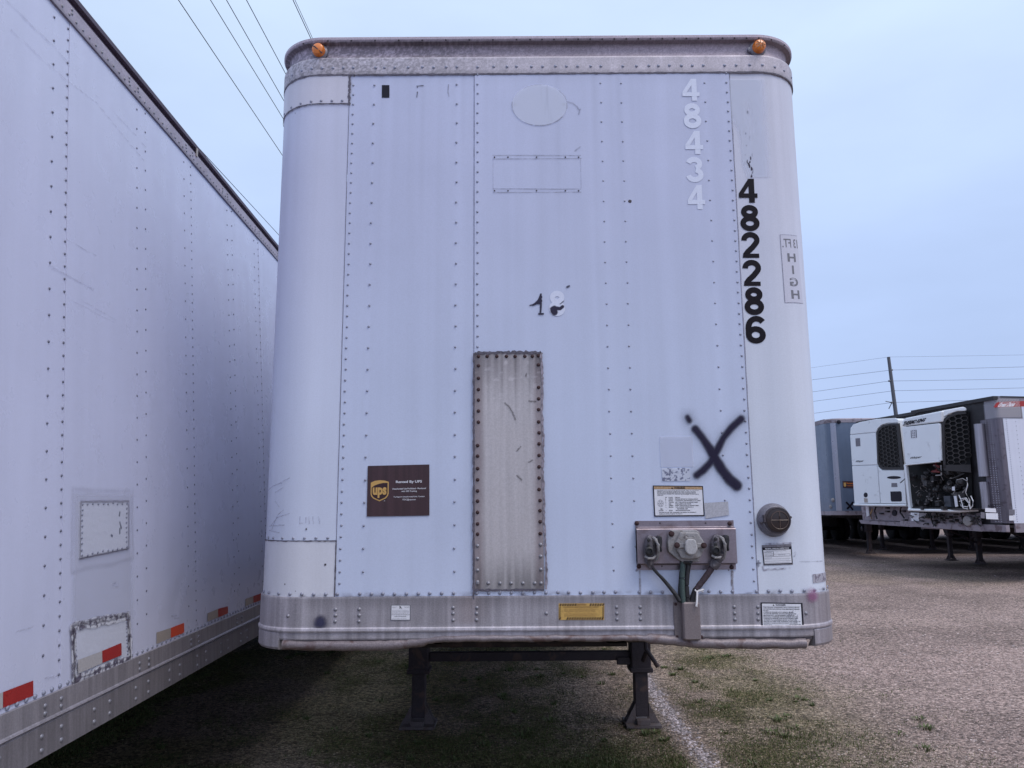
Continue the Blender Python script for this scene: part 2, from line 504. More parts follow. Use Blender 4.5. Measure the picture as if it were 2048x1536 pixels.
def loft(name, sf, s0, s1, prof, m, parent, step=.15, colfn=None, close=False, label=None):
    """profile [(z, d)] swept along the surface"""
    S = sf.densify(s0, s1, step)
    Z = np.array([p[0] for p in prof]); Dp = np.array([p[1] for p in prof])
    SS, ZZ = np.meshgrid(S, Z, indexing='ij'); DD = np.broadcast_to(Dp, SS.shape)
    V = sf.place(SS, ZZ, DD).reshape(-1, 3)
    ni, nj = SS.shape; idx = np.arange(ni * nj).reshape(ni, nj)
    F = []
    J = nj if close else nj - 1
    for i in range(ni - 1):
        for j in range(J):
            j2 = (j + 1) % nj
            F.append((idx[i, j], idx[i + 1, j], idx[i + 1, j2], idx[i, j2]))
    if close or nj > 2:
        F.append(tuple(idx[0, ::-1])); F.append(tuple(idx[-1, :]))
    col = None
    if colfn is not None:
        c0 = colfn(SS, ZZ)
        if c0.ndim == 2: c0 = np.repeat(c0[..., None], 3, -1)
        col = c0.reshape(-1, 3)
    F = [tuple(int(x) for x in f) for f in F]
    return mesh_obj(name, V, F, m, parent, False, col=col, label=label)
def decal(name, sf, s0, s1, z0, z1, res, fn, parent, d=.003, label=None, m=None, kind=None):
    """thin worn film: fn(S,Z)->(alpha, rgb)"""
    S = np.linspace(s0, s1, max(3, int((s1 - s0) / res) + 1)); Z = np.linspace(z0, z1, max(3, int((z1 - z0) / res) + 1))
    SS, ZZ = np.meshgrid(S, Z, indexing='ij')
    A, C = fn(SS, ZZ)
    C = np.asarray(C, float)
    C = np.broadcast_to(C, SS.shape + (3,))
    V = sf.place(SS, ZZ, d).reshape(-1, 3)
    ni, nj = SS.shape; idx = np.arange(ni * nj).reshape(ni, nj)
    a, b, c, e_ = idx[:-1, :-1], idx[1:, :-1], idx[1:, 1:], idx[:-1, 1:]
    mx = np.maximum(np.maximum(A[:-1, :-1], A[1:, :-1]), np.maximum(A[1:, 1:], A[:-1, 1:]))
    keep = mx.ravel() > .01
    F = np.stack([a, b, c, e_], -1).reshape(-1, 4)[keep]
    used = np.unique(F); remap = -np.ones(ni * nj, int); remap[used] = np.arange(len(used))
    return mesh_obj(name, V[used], [tuple(q) for q in remap[F].tolist()], m or DECAL, parent, True,
                    col=C.reshape(-1, 3)[used], alpha=np.clip(A, 0, 1).ravel()[used], label=label, kind=kind)
def segd(S, Z, a, b):
    ax, az = a; bx, bz = b
    dx, dz = bx - ax, bz - az
    t = np.clip(((S - ax) * dx + (Z - az) * dz) / (dx * dx + dz * dz + 1e-12), 0, 1)
    return np.hypot(S - ax - t * dx, Z - az - t * dz)
def polyd(S, Z, pts):
    dd = None
    for a, b in zip(pts[:-1], pts[1:]):
        q = segd(S, Z, a, b); dd = q if dd is None else np.minimum(dd, q)
    return dd
def pp(sf, *pts): return [sf.pix(*p) for p in pts]

# rivets ------------------------------------------------------------
def dome(r, h, n=8):
    vs = [(r * math.cos(2 * math.pi * k / n), 0, r * math.sin(2 * math.pi * k / n)) for k in range(n)]
    vs += [(.72 * r * math.cos(2 * math.pi * k / n), -h * .75, .72 * r * math.sin(2 * math.pi * k / n)) for k in range(n)]
    vs.append((0, -h, 0))
    fs = [(k, (k + 1) % n, n + (k + 1) % n, n + k) for k in range(n)] + [(n + k, n + (k + 1) % n, 2 * n) for k in range(n)]
    return vs, fs
_rv = {}
def rivet(name, sf, s, z, d, r, m, parent, h=None):
    key = (name, round(r, 4), m.name)
    if key not in _rv:
        vs, fs = dome(r, h or r * .62)
        me = bpy.data.meshes.new(name); me.from_pydata(vs, [], fs); me.materials.append(m)
        me.polygons.foreach_set('use_smooth', [True] * len(me.polygons)); me.update()
        bm = bmesh.new(); bm.from_mesh(me); bmesh.ops.recalc_face_normals(bm, faces=bm.faces); bm.to_mesh(me); bm.free()
        _rv[key] = me
    o = bpy.data.objects.new(name, _rv[key]); COL.objects.link(o)
    p = sf.place(s, z, d)
    o.parent = parent; o.location = Vector(p) - wloc(parent); o.rotation_euler = (0, 0, sf.ang(s))
    return o
def rivets_joined(name, sf, pts, d, r, m, parent, label=None, n=6):
    vs0, fs0 = dome(r, r * .62, n)
    V = []; F = []
    for (s, z) in pts:
        c = sf.place(s, z, d); a = sf.ang(s); ca, sa = math.cos(a), math.sin(a); b = len(V)
        V += [(c[0] + x * ca - y * sa, c[1] + x * sa + y * ca, c[2] + zz) for x, y, zz in vs0]
        F += [tuple(b + i for i in f) for f in fs0]
    o = mesh_obj(name, V, F, m, parent, True, kind='stuff', label=label)
    fixn(o)
    return o

# lettering -----------------------------------------------------------
_tx = {}
def text2d(body, bold=0.0):
    if (body, bold) in _tx: return _tx[(body, bold)]
    cu = bpy.data.curves.new('tmp', 'FONT'); cu.body = body; cu.size = 1.0; cu.offset = bold; cu.resolution_u = 3
    ob = bpy.data.objects.new('tmp', cu)
    COL.objects.link(ob)
    dg = bpy.context.evaluated_depsgraph_get()
    me = bpy.data.meshes.new_from_object(ob.evaluated_get(dg))
    V = np.array([v.co[:2] for v in me.vertices]).reshape(-1, 2)
    F = [tuple(p.vertices) for p in me.polygons]
    bpy.data.objects.remove(ob); bpy.data.curves.remove(cu); bpy.data.meshes.remove(me)
    if len(V):
        V = V - V.min(0)
    _tx[(body, bold)] = (V, F)
    return V, F
class Sheet:
    """a flat label stuck on a surface: u to the right, v downwards, both 0..1"""
    def __init__(s, sf, tl, tr, bl, d=.0025, br=None):
        s.sf, s.d = sf, d
        s.tl, s.tr, s.bl = [np.array(sf.pix(*p)) for p in (tl, tr, bl)]
        s.br = np.array(sf.pix(*br)) if br else s.tr + s.bl - s.tl
    def at(s, u, v):
        u = np.asarray(u, float)[..., None]; v = np.asarray(v, float)[..., None]
        return (s.tl * (1 - u) + s.tr * u) * (1 - v) + (s.bl * (1 - u) + s.br * u) * v
    def P(s, u, v, k=1):
        q = s.at(u, v); return s.sf.place(q[..., 0], q[..., 1], s.d + .0006 * k)
    def base(s, name, m, parent, label=None, nu=6, k=0, pad=0.0):
        U, Vv = np.meshgrid(np.linspace(-pad, 1 + pad, nu + 1), np.array([-pad, 1 + pad]), indexing='ij')
        V = s.P(U, Vv, k).reshape(-1, 3); F = [(2 * i, 2 * i + 1, 2 * i + 3, 2 * i + 2)[::-1] for i in range(nu)]
        return mesh_obj(name, V, F, m, parent, label=label)
    def quads(s, name, rects, m, parent, k=1, label=None):
        V = []; F = []
        for i, r in enumerate(rects):
            if len(r) == 4 and not hasattr(r[0], '__len__'):
                u0, v0, u1, v1 = r; c = [(u0, v0), (u0, v1), (u1, v1), (u1, v0)]
            else: c = r
            du = max(p[0] for p in c) - min(p[0] for p in c)
            if len(c) == 4 and du > .2:      # follow a curved wall
                nn = 8
                b = len(V)
                for q in range(nn + 1):
                    f_ = q / nn
                    V.append(s.P(c[0][0] * (1 - f_) + c[3][0] * f_, c[0][1] * (1 - f_) + c[3][1] * f_, k + (i % 3) * .12))
                    V.append(s.P(c[1][0] * (1 - f_) + c[2][0] * f_, c[1][1] * (1 - f_) + c[2][1] * f_, k + (i % 3) * .12))
                F += [(b + 2 * q, b + 2 * q + 1, b + 2 * q + 3, b + 2 * q + 2) for q in range(nn)]
                continue
            b = len(V); V += [s.P(u, v, k + (i % 3) * .12) for u, v in c]; F.append(tuple(range(b, b + len(c))))
        return mesh_obj(name, V, F, m, parent, label=label)
    def text(s, name, items, m, parent, k=2, label=None, mirror=False):
        """items: (text, u0, v0, u1, v1, bold[, shear]) boxes filled by the text"""
        V = []; F = []
        for it in items:
            T, Fc = text2d(it[0], it[5] if len(it) > 5 else 0.0)
            if not len(T): continue
            sh = it[6] if len(it) > 6 else 0
            wx = T[:, 0].max(); hz = T[:, 1].max()
            x = T[:, 0] / wx; y = T[:, 1] / hz
            x = x + sh * (y - .5)
            if mirror: x = 1 - x
            U = it[1] + x * (it[3] - it[1]); Vv = it[4] - y * (it[4] - it[2])
            b = len(V); V += list(s.P(U, Vv, k)); F += [tuple(b + i for i in f) for f in Fc]
        return mesh_obj(name, V, F, m, parent, label=label)
def lines_of(words, n, u0, u1, v0, v1, fill=.62, seed=1, bold=.01):
    """n lines of small print spread over a box"""
    r = random.Random(seed); out = []; h = (v1 - v0) / n
    for i in range(n):
        out.append((words[i % len(words)], u0, v0 + h * i, u1 - r.uniform(0, .12) * (u1 - u0), v0 + h * (i + fill), bold))
    return out
# heavy grotesque digits as stroke polygons: list of polylines or polygons in a box w x 1
def arc(cx, cy, rx, ry, a0, a1, n=14):
    return [(cx + rx * math.cos(math.radians(a0 + (a1 - a0) * k / n)), cy + ry * math.sin(math.radians(a0 + (a1 - a0) * k / n))) for k in range(n + 1)]
DIG = {
    '4': [('poly', [(.39, 1), (.61, 1), (.61, .385), (.39, .385)]), ('poly', [(.39, .205), (.61, .205), (.61, 0), (.39, 0)]),
          ('poly', [(0, .205), (.72, .205), (.72, .385), (0, .385)]), ('poly', [(.39, 1), (0, .385), (.19, .385), (.39, .70)])],
    '8': [('ring', (.36, .745, .225, .175)), ('ring', (.36, .285, .265, .205))],
    '2': [('line', arc(.36, .70, .255, .215, 185, -38) + [(.42, .40), (.24, .24), (.135, .10)]), ('poly', [(.03, 0), (.68, 0), (.68, .165), (.05, .165)])],
    '6': [('ring', (.365, .305, .255, .225)), ('line', arc(.40, .60, .29, .325, 38, 180) + [(.11, .42), (.11, .31)])],
    '3': [('line', arc(.34, .735, .235, .18, 170, -75)), ('line', arc(.35, .285, .26, .20, 80, -172))],
}
def stroke_quads(pts, t, closed=False):
    V = []; F = []; n = len(pts)
    for i, p in enumerate(pts):
        a = pts[(i - 1) % n] if (closed or i > 0) else pts[0]
        b = pts[(i + 1) % n] if (closed or i < n - 1) else pts[-1]
        dx, dy = b[0] - a[0], b[1] - a[1]; l = math.hypot(dx, dy) or 1
        nx, ny = -dy / l * t / 2, dx / l * t / 2
        V += [(p[0] + nx, p[1] + ny), (p[0] - nx, p[1] - ny)]
    for i in range(n if closed else n - 1):
        j = (i + 1) % n; F.append((2 * i, 2 * i + 1, 2 * j + 1, 2 * j))
    return V, F
def digit(name, ch, sf, tl, tr, bl, m, parent, d, label=None, t=.215):
    sh = Sheet(sf, tl, tr, bl, d); V = []; F = []
    for i, (kd, dat) in enumerate(DIG[ch]):
        if kd == 'poly': v, f = dat, [tuple(range(len(dat)))]
        elif kd == 'line': v, f = stroke_quads(dat, t)
        else: v, f = stroke_quads(arc(*dat, 0, 360, 26)[:-1], t, True)
        b = len(V)
        q = sh.P(np.array([x / .72 for x, y in v]), np.array([1 - y for x, y in v]), 1 + i * .45)
        V += list(q); F += [tuple(b + k for k in g) for g in f]
    o = mesh_obj(name, V, F, m, parent, label=label)
    return o
# ------------------------------------------------------------------ ground
def gz(x, y):
    """height of the yard surface"""
    x = np.asarray(x, float); y = np.asarray(y, float)
    near = np.exp(-((x / 40) ** 2 + ((y - 6) / 40) ** 2))
    return near * (.05 * (fbm(x * .45, y * .45, 3, 3) - .5) + .018 * (fbm(x * 2.3, y * 2.3, 9, 3) - .5)) - .004
def stripd(x, y):
    a, b, c = onG(1283, 1350), onG(1340, 1430), onG(1425, 1536)
    e_ = (c[0] + (c[0] - b[0]) * 2.5, c[1] + (c[1] - b[1]) * 2.5)
    a0 = (a[0] + (a[0] - b[0]) * .25, a[1] + (a[1] - b[1]) * .25)
    wob = .05 * (fbm(x * 3, y * 3, 31, 2) - .5)
    return polyd(x + wob, y, [a0, a[:2], b[:2], c[:2], e_])
def grassmask(x, y):
    """1 where grass grows, 0 on bare gravel"""
    x = np.asarray(x, float); y = np.asarray(y, float)
    n = fbm(x * .9 + 3, y * .7, 17, 4)
    n2 = fbm(x * 4.5, y * 3.2, 23, 3)
    rightfade = sst(3.3, 1.5, x + .10 * (y - 6) * -1.0)
    g = sst(.42, .78, n * .6 + n2 * .4 + .05 * rightfade)
    g = np.maximum(g, .9 * np.exp(-((x - 1.75) ** 2 + (y - 6.6) ** 2) / .5) * sst(.35, .55, n2))
    g = np.maximum(g, .9 * np.exp(-((x - 1.15) ** 2 + (y - 5.45) ** 2 * 1.2) / .16) * sst(.3, .5, n2))
    leftstrip = sst(.42, .1, polyd(x, y, [onG(*p)[:2] for p in ((40, 1540), (200, 1462), (330, 1395), (440, 1352))])) * sst(.3, .5, n2)
    g = np.maximum(g, leftstrip)
    g = g * (.08 + .92 * rightfade) * .92
    g = np.maximum(g, .3 * sst(15, 17, y) * sst(24, 22, y) * sst(.40, .6, n))
    g = g * sst(.08, .22, stripd(x, y))
    return np.clip(g * 1.15, 0, 1)
def olive(x, y):
    """mossy, trodden ground: tints stones and soil"""
    n = fbm(np.asarray(x) * .8 + 9, np.asarray(y) * .6, 63, 4)
    return np.clip(sst(3.5, 1.9, x + .9 * (n - .5)) * (.35 + .65 * sst(.35, .6, n)) * sst(17, 12, y), 0, 1)
gmat = bpy.data.materials.new('gravel_ground'); gmat.use_nodes = True
t = gmat.node_tree; t.nodes.clear()
_o = t.nodes.new('ShaderNodeOutputMaterial'); _p = t.nodes.new('ShaderNodeBsdfPrincipled'); t.links.new(_p.outputs[0], _o.inputs[0])
_p.inputs['Roughness'].default_value = .92; _p.inputs['Specular IOR Level'].default_value = .2
_tc = t.nodes.new('ShaderNodeTexCoord'); _at = t.nodes.new('ShaderNodeAttribute'); _at.attribute_name = 'col'
def _noise(sc, det=5, kind='noise'):
    n = t.nodes.new('ShaderNodeTexNoise' if kind == 'noise' else 'ShaderNodeTexVoronoi'); n.inputs['Scale'].default_value = sc
    if kind == 'noise': n.inputs['Detail'].default_value = det
    t.links.new(_tc.outputs['Object'], n.inputs['Vector']); return n
def _mr(s, a, b, c, d):
    n = t.nodes.new('ShaderNodeMapRange')
    for k, v in zip(('From Min', 'From Max', 'To Min', 'To Max'), (a, b, c, d)): n.inputs[k].default_value = v
    t.links.new(s, n.inputs['Value']); return n.outputs[0]
def _mul(a, b):
    n = t.nodes.new('ShaderNodeMix'); n.data_type = 'RGBA'; n.blend_type = 'MULTIPLY'; n.inputs['Factor'].default_value = 1
    t.links.new(a, n.inputs['A']); t.links.new(b, n.inputs['B']); return n.outputs['Result']
_v = _noise(42, kind='vor'); _v2 = _noise(95, kind='vor')
_sepc = t.nodes.new('ShaderNodeSeparateColor'); t.links.new(_v.outputs['Color'], _sepc.inputs[0])
_c = _mul(_at.outputs['Color'], _mr(_sepc.outputs[0], 0, 1, .42, 1.55))
_sep2 = t.nodes.new('ShaderNodeSeparateColor'); t.links.new(_v2.outputs['Color'], _sep2.inputs[0])
_c = _mul(_c, _mr(_sep2.outputs[1], 0, 1, .68, 1.38))
_c = _mul(_c, _mr(_noise(26, 6).outputs['Fac'], .32, .68, .72, 1.25))
_c = _mul(_c, _mr(_noise(1.1, 6).outputs['Fac'], .3, .7, .84, 1.14))
_c = _mul(_c, _mr(_v.outputs['Distance'], .0, .7, 1.08, .62))
t.links.new(_c, _p.inputs['Base Color'])
_b1 = t.nodes.new('ShaderNodeBump'); _b1.inputs['Distance'].default_value = .012; _b1.inputs['Strength'].default_value = 1
t.links.new(_mr(_v.outputs['Distance'], 0, .8, 1, 0), _b1.inputs['Height'])
_b2 = t.nodes.new('ShaderNodeBump'); _b2.inputs['Distance'].default_value = .02; _b2.inputs['Strength'].default_value = 1
t.links.new(_noise(14, 6).outputs['Fac'], _b2.inputs['Height']); t.links.new(_b1.outputs[0], _b2.inputs['Normal'])
t.links.new(_b2.outputs[0], _p.inputs['Normal'])
GRAVEL = np.array([.42, .315, .28]); SOIL = np.array([.24, .19, .125]); PALE = np.array([.33, .30, .32])
gx = np.concatenate([-np.geomspace(1500, 9, 26)[:-1], np.arange(-9, 16, .085), np.geomspace(16, 1500, 26)])
gy = np.concatenate([-np.geomspace(1500, 6, 22)[:-1], np.arange(-6, 4.5, .4), np.arange(4.5, 14, .07), np.arange(14, 34, .22), np.geomspace(34, 2200, 26)])
GX, GY = np.meshgrid(gx, gy, indexing='ij')
gm_ = grassmask(GX, GY)
sd_ = sst(.12, .03, stripd(GX, GY)) * sst(.2, .4, fbm(GX * 6, GY * 6, 5, 2))
dark_ = .78 + .22 * sst(.35, .6, fbm(GX * .35, GY * .5, 41, 3))
gc = (GRAVEL * (1 - gm_[..., None]) + SOIL * gm_[..., None]) * (1 - sd_[..., None]) + PALE * sd_[..., None]
ol_ = (olive(GX, GY) * (1 - sd_))[..., None]; gc = gc * (1 - ol_) + gc * np.array([.66, .72, .50]) * ol_
gc = gc * dark_[..., None]
ni, nj = GX.shape; idx = np.arange(ni * nj).reshape(ni, nj)
F = np.stack([idx[:-1, :-1], idx[1:, :-1], idx[1:, 1:], idx[:-1, 1:]], -1).reshape(-1, 4)
ground = big_mesh('ground', np.stack([GX, GY, gz(GX, GY)], -1).reshape(-1, 3), F, gmat, gc.reshape(-1, 3), 'structure')
ground.data.polygons.foreach_set('use_smooth', [True] * len(F))

# loose stones
rs = np.random.RandomState(11)
smat = mat('loose_stone', (1, 1, 1), .85, vcol=True, grain=.2, spec=.25)
def in_view(x, y):
    return (x > -3.9 * y / 5.4 - .6) & (x < 3.9 * y / 5.4 + .6)
def stones(n, yr, size, seed, strip=False):
    r = np.random.RandomState(seed)
    if strip:
        tt = r.rand(n); a, b, c = onG(1283, 1350), onG(1340, 1430), onG(1425, 1536)
        c = (c[0] * 1.0 + (c[0] - b[0]) * .5, c[1] + (c[1] - b[1]) * .5)
        x = np.where(tt < .5, a[0] + (b[0] - a[0]) * tt * 2, b[0] + (c[0] - b[0]) * (tt * 2 - 1)) + r.randn(n) * .035
        y = np.where(tt < .5, a[1] + (b[1] - a[1]) * tt * 2, b[1] + (c[1] - b[1]) * (tt * 2 - 1)) + r.randn(n) * .05
    else:
        y = yr[0] + (yr[1] - yr[0]) * r.rand(n) ** 1.35
        x = (r.rand(n) * 2 - 1) * 3.9 * y / 5.4
        keep = r.rand(n) > .93 * grassmask(x, y) ** .7
        keep &= fbm(x * 2.2, y * 2.2, 77, 3) + .25 * r.rand(n) > .46
        x, y = x[keep], y[keep]
    n = len(x)
    sz = size * (.45 + r.rand(n) ** 2.2 * 1.3) * (1 + .25 * (y > 8))
    base = np.array([(1, 0, 0), (0, 1, 0), (-1, 0, 0), (0, -1, 0), (0, 0, 1), (.62, .62, .55), (-.62, -.55, .6)])
    tri = np.array([(0, 1, 5), (1, 4, 5), (4, 0, 5), (1, 2, 4), (2, 3, 6), (3, 4, 6), (4, 2, 6), (3, 0, 4)])
    P = base[None] * (1 + .35 * (r.rand(n, 7, 3) - .5)) * sz[:, None, None] * np.stack([np.ones(n), .6 + .5 * r.rand(n), .35 + .4 * r.rand(n)], -1)[:, None, :]
    a = r.rand(n) * 6.283; ca, sa = np.cos(a)[:, None], np.sin(a)[:, None]
    X = P[..., 0] * ca - P[..., 1] * sa + x[:, None]; Y = P[..., 0] * sa + P[..., 1] * ca + y[:, None]
    Z = P[..., 2] + gz(x, y)[:, None] - .0015
    V = np.stack([X, Y, Z], -1).reshape(-1, 3)
    F = (tri[None] + (np.arange(n) * 7)[:, None, None]).reshape(-1, 3)
    pal = np.array([(.44, .33, .30), (.35, .25, .225), (.50, .40, .38), (.20, .145, .13), (.62, .52, .50), (.36, .31, .305)])
    pr = [.31, .24, .12, .25, .03, .05] if not strip else [0, .0, .0, .12, .48, .40]
    k = r.choice(6, n, p=pr); c = pal[k] * (.8 + .4 * r.rand(n, 1))
    if strip: c = c * np.array([.76, .79, .87])
    if not strip: ol = olive(x, y)[:, None]; c = c * (1 - ol) + c * np.array([.70, .74, .52]) * ol
    return V, F, np.repeat(c, 7, 0)
V1, F1, C1 = stones(150000, (5.0, 9.5), .0060, 1)
V2, F2, C2 = stones(45000, (9, 24), .0085, 2)
V3, F3, C3 = stones(2000, None, .011, 3, True)
V = np.vstack([V1, V2, V3]); F = np.vstack([F1, F2 + len(V1), F3 + len(V1) + len(V2)]); C = np.vstack([C1, C2, C3])
st = big_mesh('gravel', V, F, smat, C, 'stuff')
st['label'] = 'loose pinkish brown gravel scattered over the trailer yard'; st['category'] = 'gravel'
# grass
grmat = mat('grass_blade', (1, 1, 1), .6, vcol=True, spec=.3)
def blades(n, yr, hh, seed):
    r = np.random.RandomState(seed)
    y = yr[0] + (yr[1] - yr[0]) * r.rand(n) ** 1.3; x = (r.rand(n) * 2 - 1) * 3.9 * y / 5.4
    g = grassmask(x, y) * sst(.25, .6, fbm(x * 6, y * 5, 51, 2) + .15)
    keep = r.rand(n) < g; x, y = x[keep], y[keep]; n = len(x)
    h = hh * (.4 + r.rand(n)) * (1 + .6 * sst(.5, .8, fbm(x * 1.5, y * 1.5, 52, 2)))
    a = r.rand(n) * 6.283; le = (r.rand(n) - .3) * 1.1 * h; la = r.rand(n) * 6.283; wd = .0016 + .0018 * r.rand(n)
    z = gz(x, y) - .004
    b0 = np.stack([x + np.cos(a) * wd, y + np.sin(a) * wd, z], -1); b1 = np.stack([x - np.cos(a) * wd, y - np.sin(a) * wd, z], -1)
    m0 = np.stack([x + np.cos(a) * wd * .8 + np.cos(la) * le * .3, y + np.sin(a) * wd * .8 + np.sin(la) * le * .3, z + h * .6], -1)
    m1 = np.stack([x - np.cos(a) * wd * .8 + np.cos(la) * le * .3, y - np.sin(a) * wd * .8 + np.sin(la) * le * .3, z + h * .6], -1)
    tp = np.stack([x + np.cos(la) * le, y + np.sin(la) * le, z + h], -1)
    V = np.stack([b0, b1, m0, m1, tp], 1).reshape(-1, 3)
    F = (np.array([(0, 1, 3), (0, 3, 2), (2, 3, 4)])[None] + (np.arange(n) * 5)[:, None, None]).reshape(-1, 3)
    pal = np.array([(.085, .115, .035), (.115, .135, .050), (.065, .095, .028), (.22, .19, .11), (.15, .14, .07)])
    c = pal[r.choice(5, n, p=[.32, .26, .2, .1, .12])] * (.8 + .4 * r.rand(n, 1))
    return V, F, np.repeat(c, 5, 0)
V1, F1, C1 = blades(420000, (5.0, 10), .013, 5)
def tufts(n, seed):
    r = np.random.RandomState(seed); out = []
    c = np.stack([-2.6 + 6.6 * r.rand(n * 6), 5.2 + 5.5 * r.rand(n * 6)], -1)
    c = c[(grassmask(c[:, 0], c[:, 1]) + .25 * olive(c[:, 0], c[:, 1])) > r.rand(len(c)) * .9][:n]
    ex_ = [onG(*p)[:2] for p in ((1612, 1402), (1625, 1412), (1600, 1398), (1560, 1440), (1545, 1465), (1330, 1480), (1840, 1440), (1850, 1500), (1795, 1470), (1420, 1320))]
    c = np.vstack([c, np.array(ex_)])
    for (cx, cy) in c:
        m = r.randint(18, 60); rad = .02 + .05 * r.rand()
        a = r.rand(m) * 6.283; q = rad * np.sqrt(r.rand(m)); x = cx + np.cos(a) * q; y = cy + np.sin(a) * q
        h = (.008 + .022 * r.rand(m)) * (.6 + .8 * r.rand()); lean = h * (.3 + .9 * r.rand(m)); wd = .0025 + .003 * r.rand(m); z = gz(x, y) - .003
        px, py = -np.sin(a) * wd, np.cos(a) * wd; dx, dy = np.cos(a) * lean, np.sin(a) * lean
        V = np.stack([np.stack([x + px, y + py, z], -1), np.stack([x - px, y - py, z], -1), np.stack([x + px * .9 + dx * .4, y + py * .9 + dy * .4, z + h * .65], -1), np.stack([x - px * .9 + dx * .4, y - py * .9 + dy * .4, z + h * .65], -1), np.stack([x + dx, y + dy, z + h], -1)], 1)
        out.append(V)
    V = np.concatenate(out); m = len(V)
    F = (np.array([(0, 1, 3), (0, 3, 2), (2, 3, 4)])[None] + (np.arange(m) * 5)[:, None, None]).reshape(-1, 3)
    cc = np.array([.10, .125, .05]) * (.6 + .9 * r.rand(m, 1)); return V.reshape(-1, 3), F, np.repeat(cc, 5, 0)
V3, F3, C3 = tufts(110, 8)
V2, F2, C2 = blades(60000, (10, 24), .025, 6)
gr = big_mesh('grass', np.vstack([V1, V2, V3]), np.vstack([F1, F2 + len(V1), F3 + len(V1) + len(V2)]), grmat, np.vstack([C1, C2, C3]), 'stuff')
gr['label'] = 'short patchy grass growing through the gravel under the trailers'; gr['category'] = 'grass'

# ------------------------------------------------------------------ shared running gear
def wheel(name, x, y, side, parent, dual=True):
    """axle along x; side = +1/-1 outer direction"""
    mb = MB()
    prof = [(.30, .0), (.47, .0), (.515, .03), (.515, .22), (.47, .25), (.30, .25)]
    for k in (range(2) if dual else range(1)):
        x0 = x - side * k * .30
        mb.lathe((x0, y, .505), [(r, -side * d) for r, d in prof], 28, 'x')
    o = mb.build(name, M['tyre'], parent, True)
    rm = MB(); rm.lathe((x, y, .505), [(.30, -side * .02), (.29, -side * .10), (.16, -side * .06), (.13, -side * .01), (.10, side * .01)], 24, 'x')
    rm.build('rim', M['rim'], o, True)
    return o
def bogie(root, cx, y, hw=1.22):
    for yy in (y, y + 1.25):
        for s in (-1, 1): wheel('wheel', cx + s * hw, yy, s, root)
        mb = MB(); mb.tube([(cx - hw + .2, yy, .505), (cx + hw - .2, yy, .505)], .065, 10); mb.build('axle', M['under'], root)
    mb = MB()
    for s in (-1, 1):
        mb.box(cx + s * .5 - .05, cx + s * .5 + .05, y - .9, y + 2.2, .62, 1.0)
    mb.build('suspension_frame', M['under'], root)
def landing_leg(root, x, y, ztop, wi=.10, wo=.15, zj=.72, label=None):
    mb = MB(); mb.rbox(x - wo / 2, x + wo / 2, y - wo / 2, y + wo / 2, zj, ztop, .008)
    mb.rbox(x - wo / 2 - .012, x + wo / 2 + .012, y - wo / 2 - .012, y + wo / 2 + .012, zj, zj + .035, .005)
    mb.rbox(x - wi / 2, x + wi / 2, y - wi / 2, y + wi / 2, .07, zj - .003, .006)
    o = mb.build('landing_leg', M['leg'], root, label=label)
    f = MB()
    f.box(x - .135, x + .135, y - .13, y + .13, .004, .024)
    for s in (-1, 1):
        f.prism([(x + s * .052, .026), (x + s * .13, .026), (x + s * .052, .17)], y - .055, y - .04)
        f.prism([(x + s * .052, .026), (x + s * .13, .026), (x + s * .052, .17)], y + .04, y + .055)
    f.box(x - .05, x + .05, y - .12, y - .052, .026, .06)
    f.build('foot', M['foot'], o)
    return o

# ================================================================== CENTRE TRAILER
CT = thing('semi_trailer', (.14, 3.4, 0), 'white riveted trailer front with black number 482286 and a sprayed black X', 'trailer', 'box trailers parked in the yard')
A = PathSurf(-1.150, 1.437, 3.4, .24, 14.6)
zb, zt = 1.309, 3.777
sL = A.pix(700, 250)[0] * .5 + A.pix(669, 1150)[0] * .5
sM = A.pix(949.3, 400)[0]
sR = A.pix(1454.3, 150)[0] * .5 + A.pix(1518, 1190)[0] * .5
sLr, sMr, sRr = sL + .018, sM + .014, sR - .013
P0, P1 = A.a0 - A.q, A.a1 + A.q
sparse = [A.pix(749, 171)[0], A.pix(912.5, 400)[0], A.pix(1204.5, 300)[0], A.pix(1246, 300)[0], A.pix(1408.2, 171)[0]]
def panel_col(S, Z):
    c = 1 - .030 * (fbm(S * 11, Z * .5, 2, 4) - .5) * 2 - .022 * (fbm(S * 55, Z * .35, 4, 2) - .5) * 2 - .03 * (fbm(S * 2.2, Z * 1.3, 6, 3) - .5) * 2
    for s0 in sparse + [sLr, sMr, sRr]:
        c = c + .035 * np.exp(-((S - s0) / .009) ** 2) * (.6 + .8 * fbm(S * 0 + s0 * 9, Z * 3, 8, 2))
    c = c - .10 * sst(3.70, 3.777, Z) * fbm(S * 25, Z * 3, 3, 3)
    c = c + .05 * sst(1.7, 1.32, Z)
    # fine drips below the roof rail
    dr = sst(.62, .80, fbm(S * 48, Z * .25, 12, 2)) * sst(2.4, 3.77, Z)
    c = c - .06 * dr
    fade = sst(1.9, 3.4, Z)
    out = np.stack([c * (1 - .04 * fade), c * (1 - .085 * fade), c * (1 - .06 * fade)], -1)
    # pale chalky band down the middle
    b = np.exp(-((S - .45) / .35) ** 2) * .02
    out = out + b[..., None]
    return out
def dimple(S, Z):
    return .0012 * (fbm(S * 3, Z * 2.2, 14, 2) - .5)
skin('front_panel', A, sL, sM + .002, zb, zt, .002, .004, M['panel'], CT, .02, .02, panel_col, dimple)
skin('front_panel', A, sM, sR, zb, zt, .005, .004, M['panel'], CT, .02, .02, panel_col, dimple)
zTP = A.pix(640, 207)[1]; zTP = A.pix(700, 207)[1]
zBP = A.pix(600, 1082)[1]
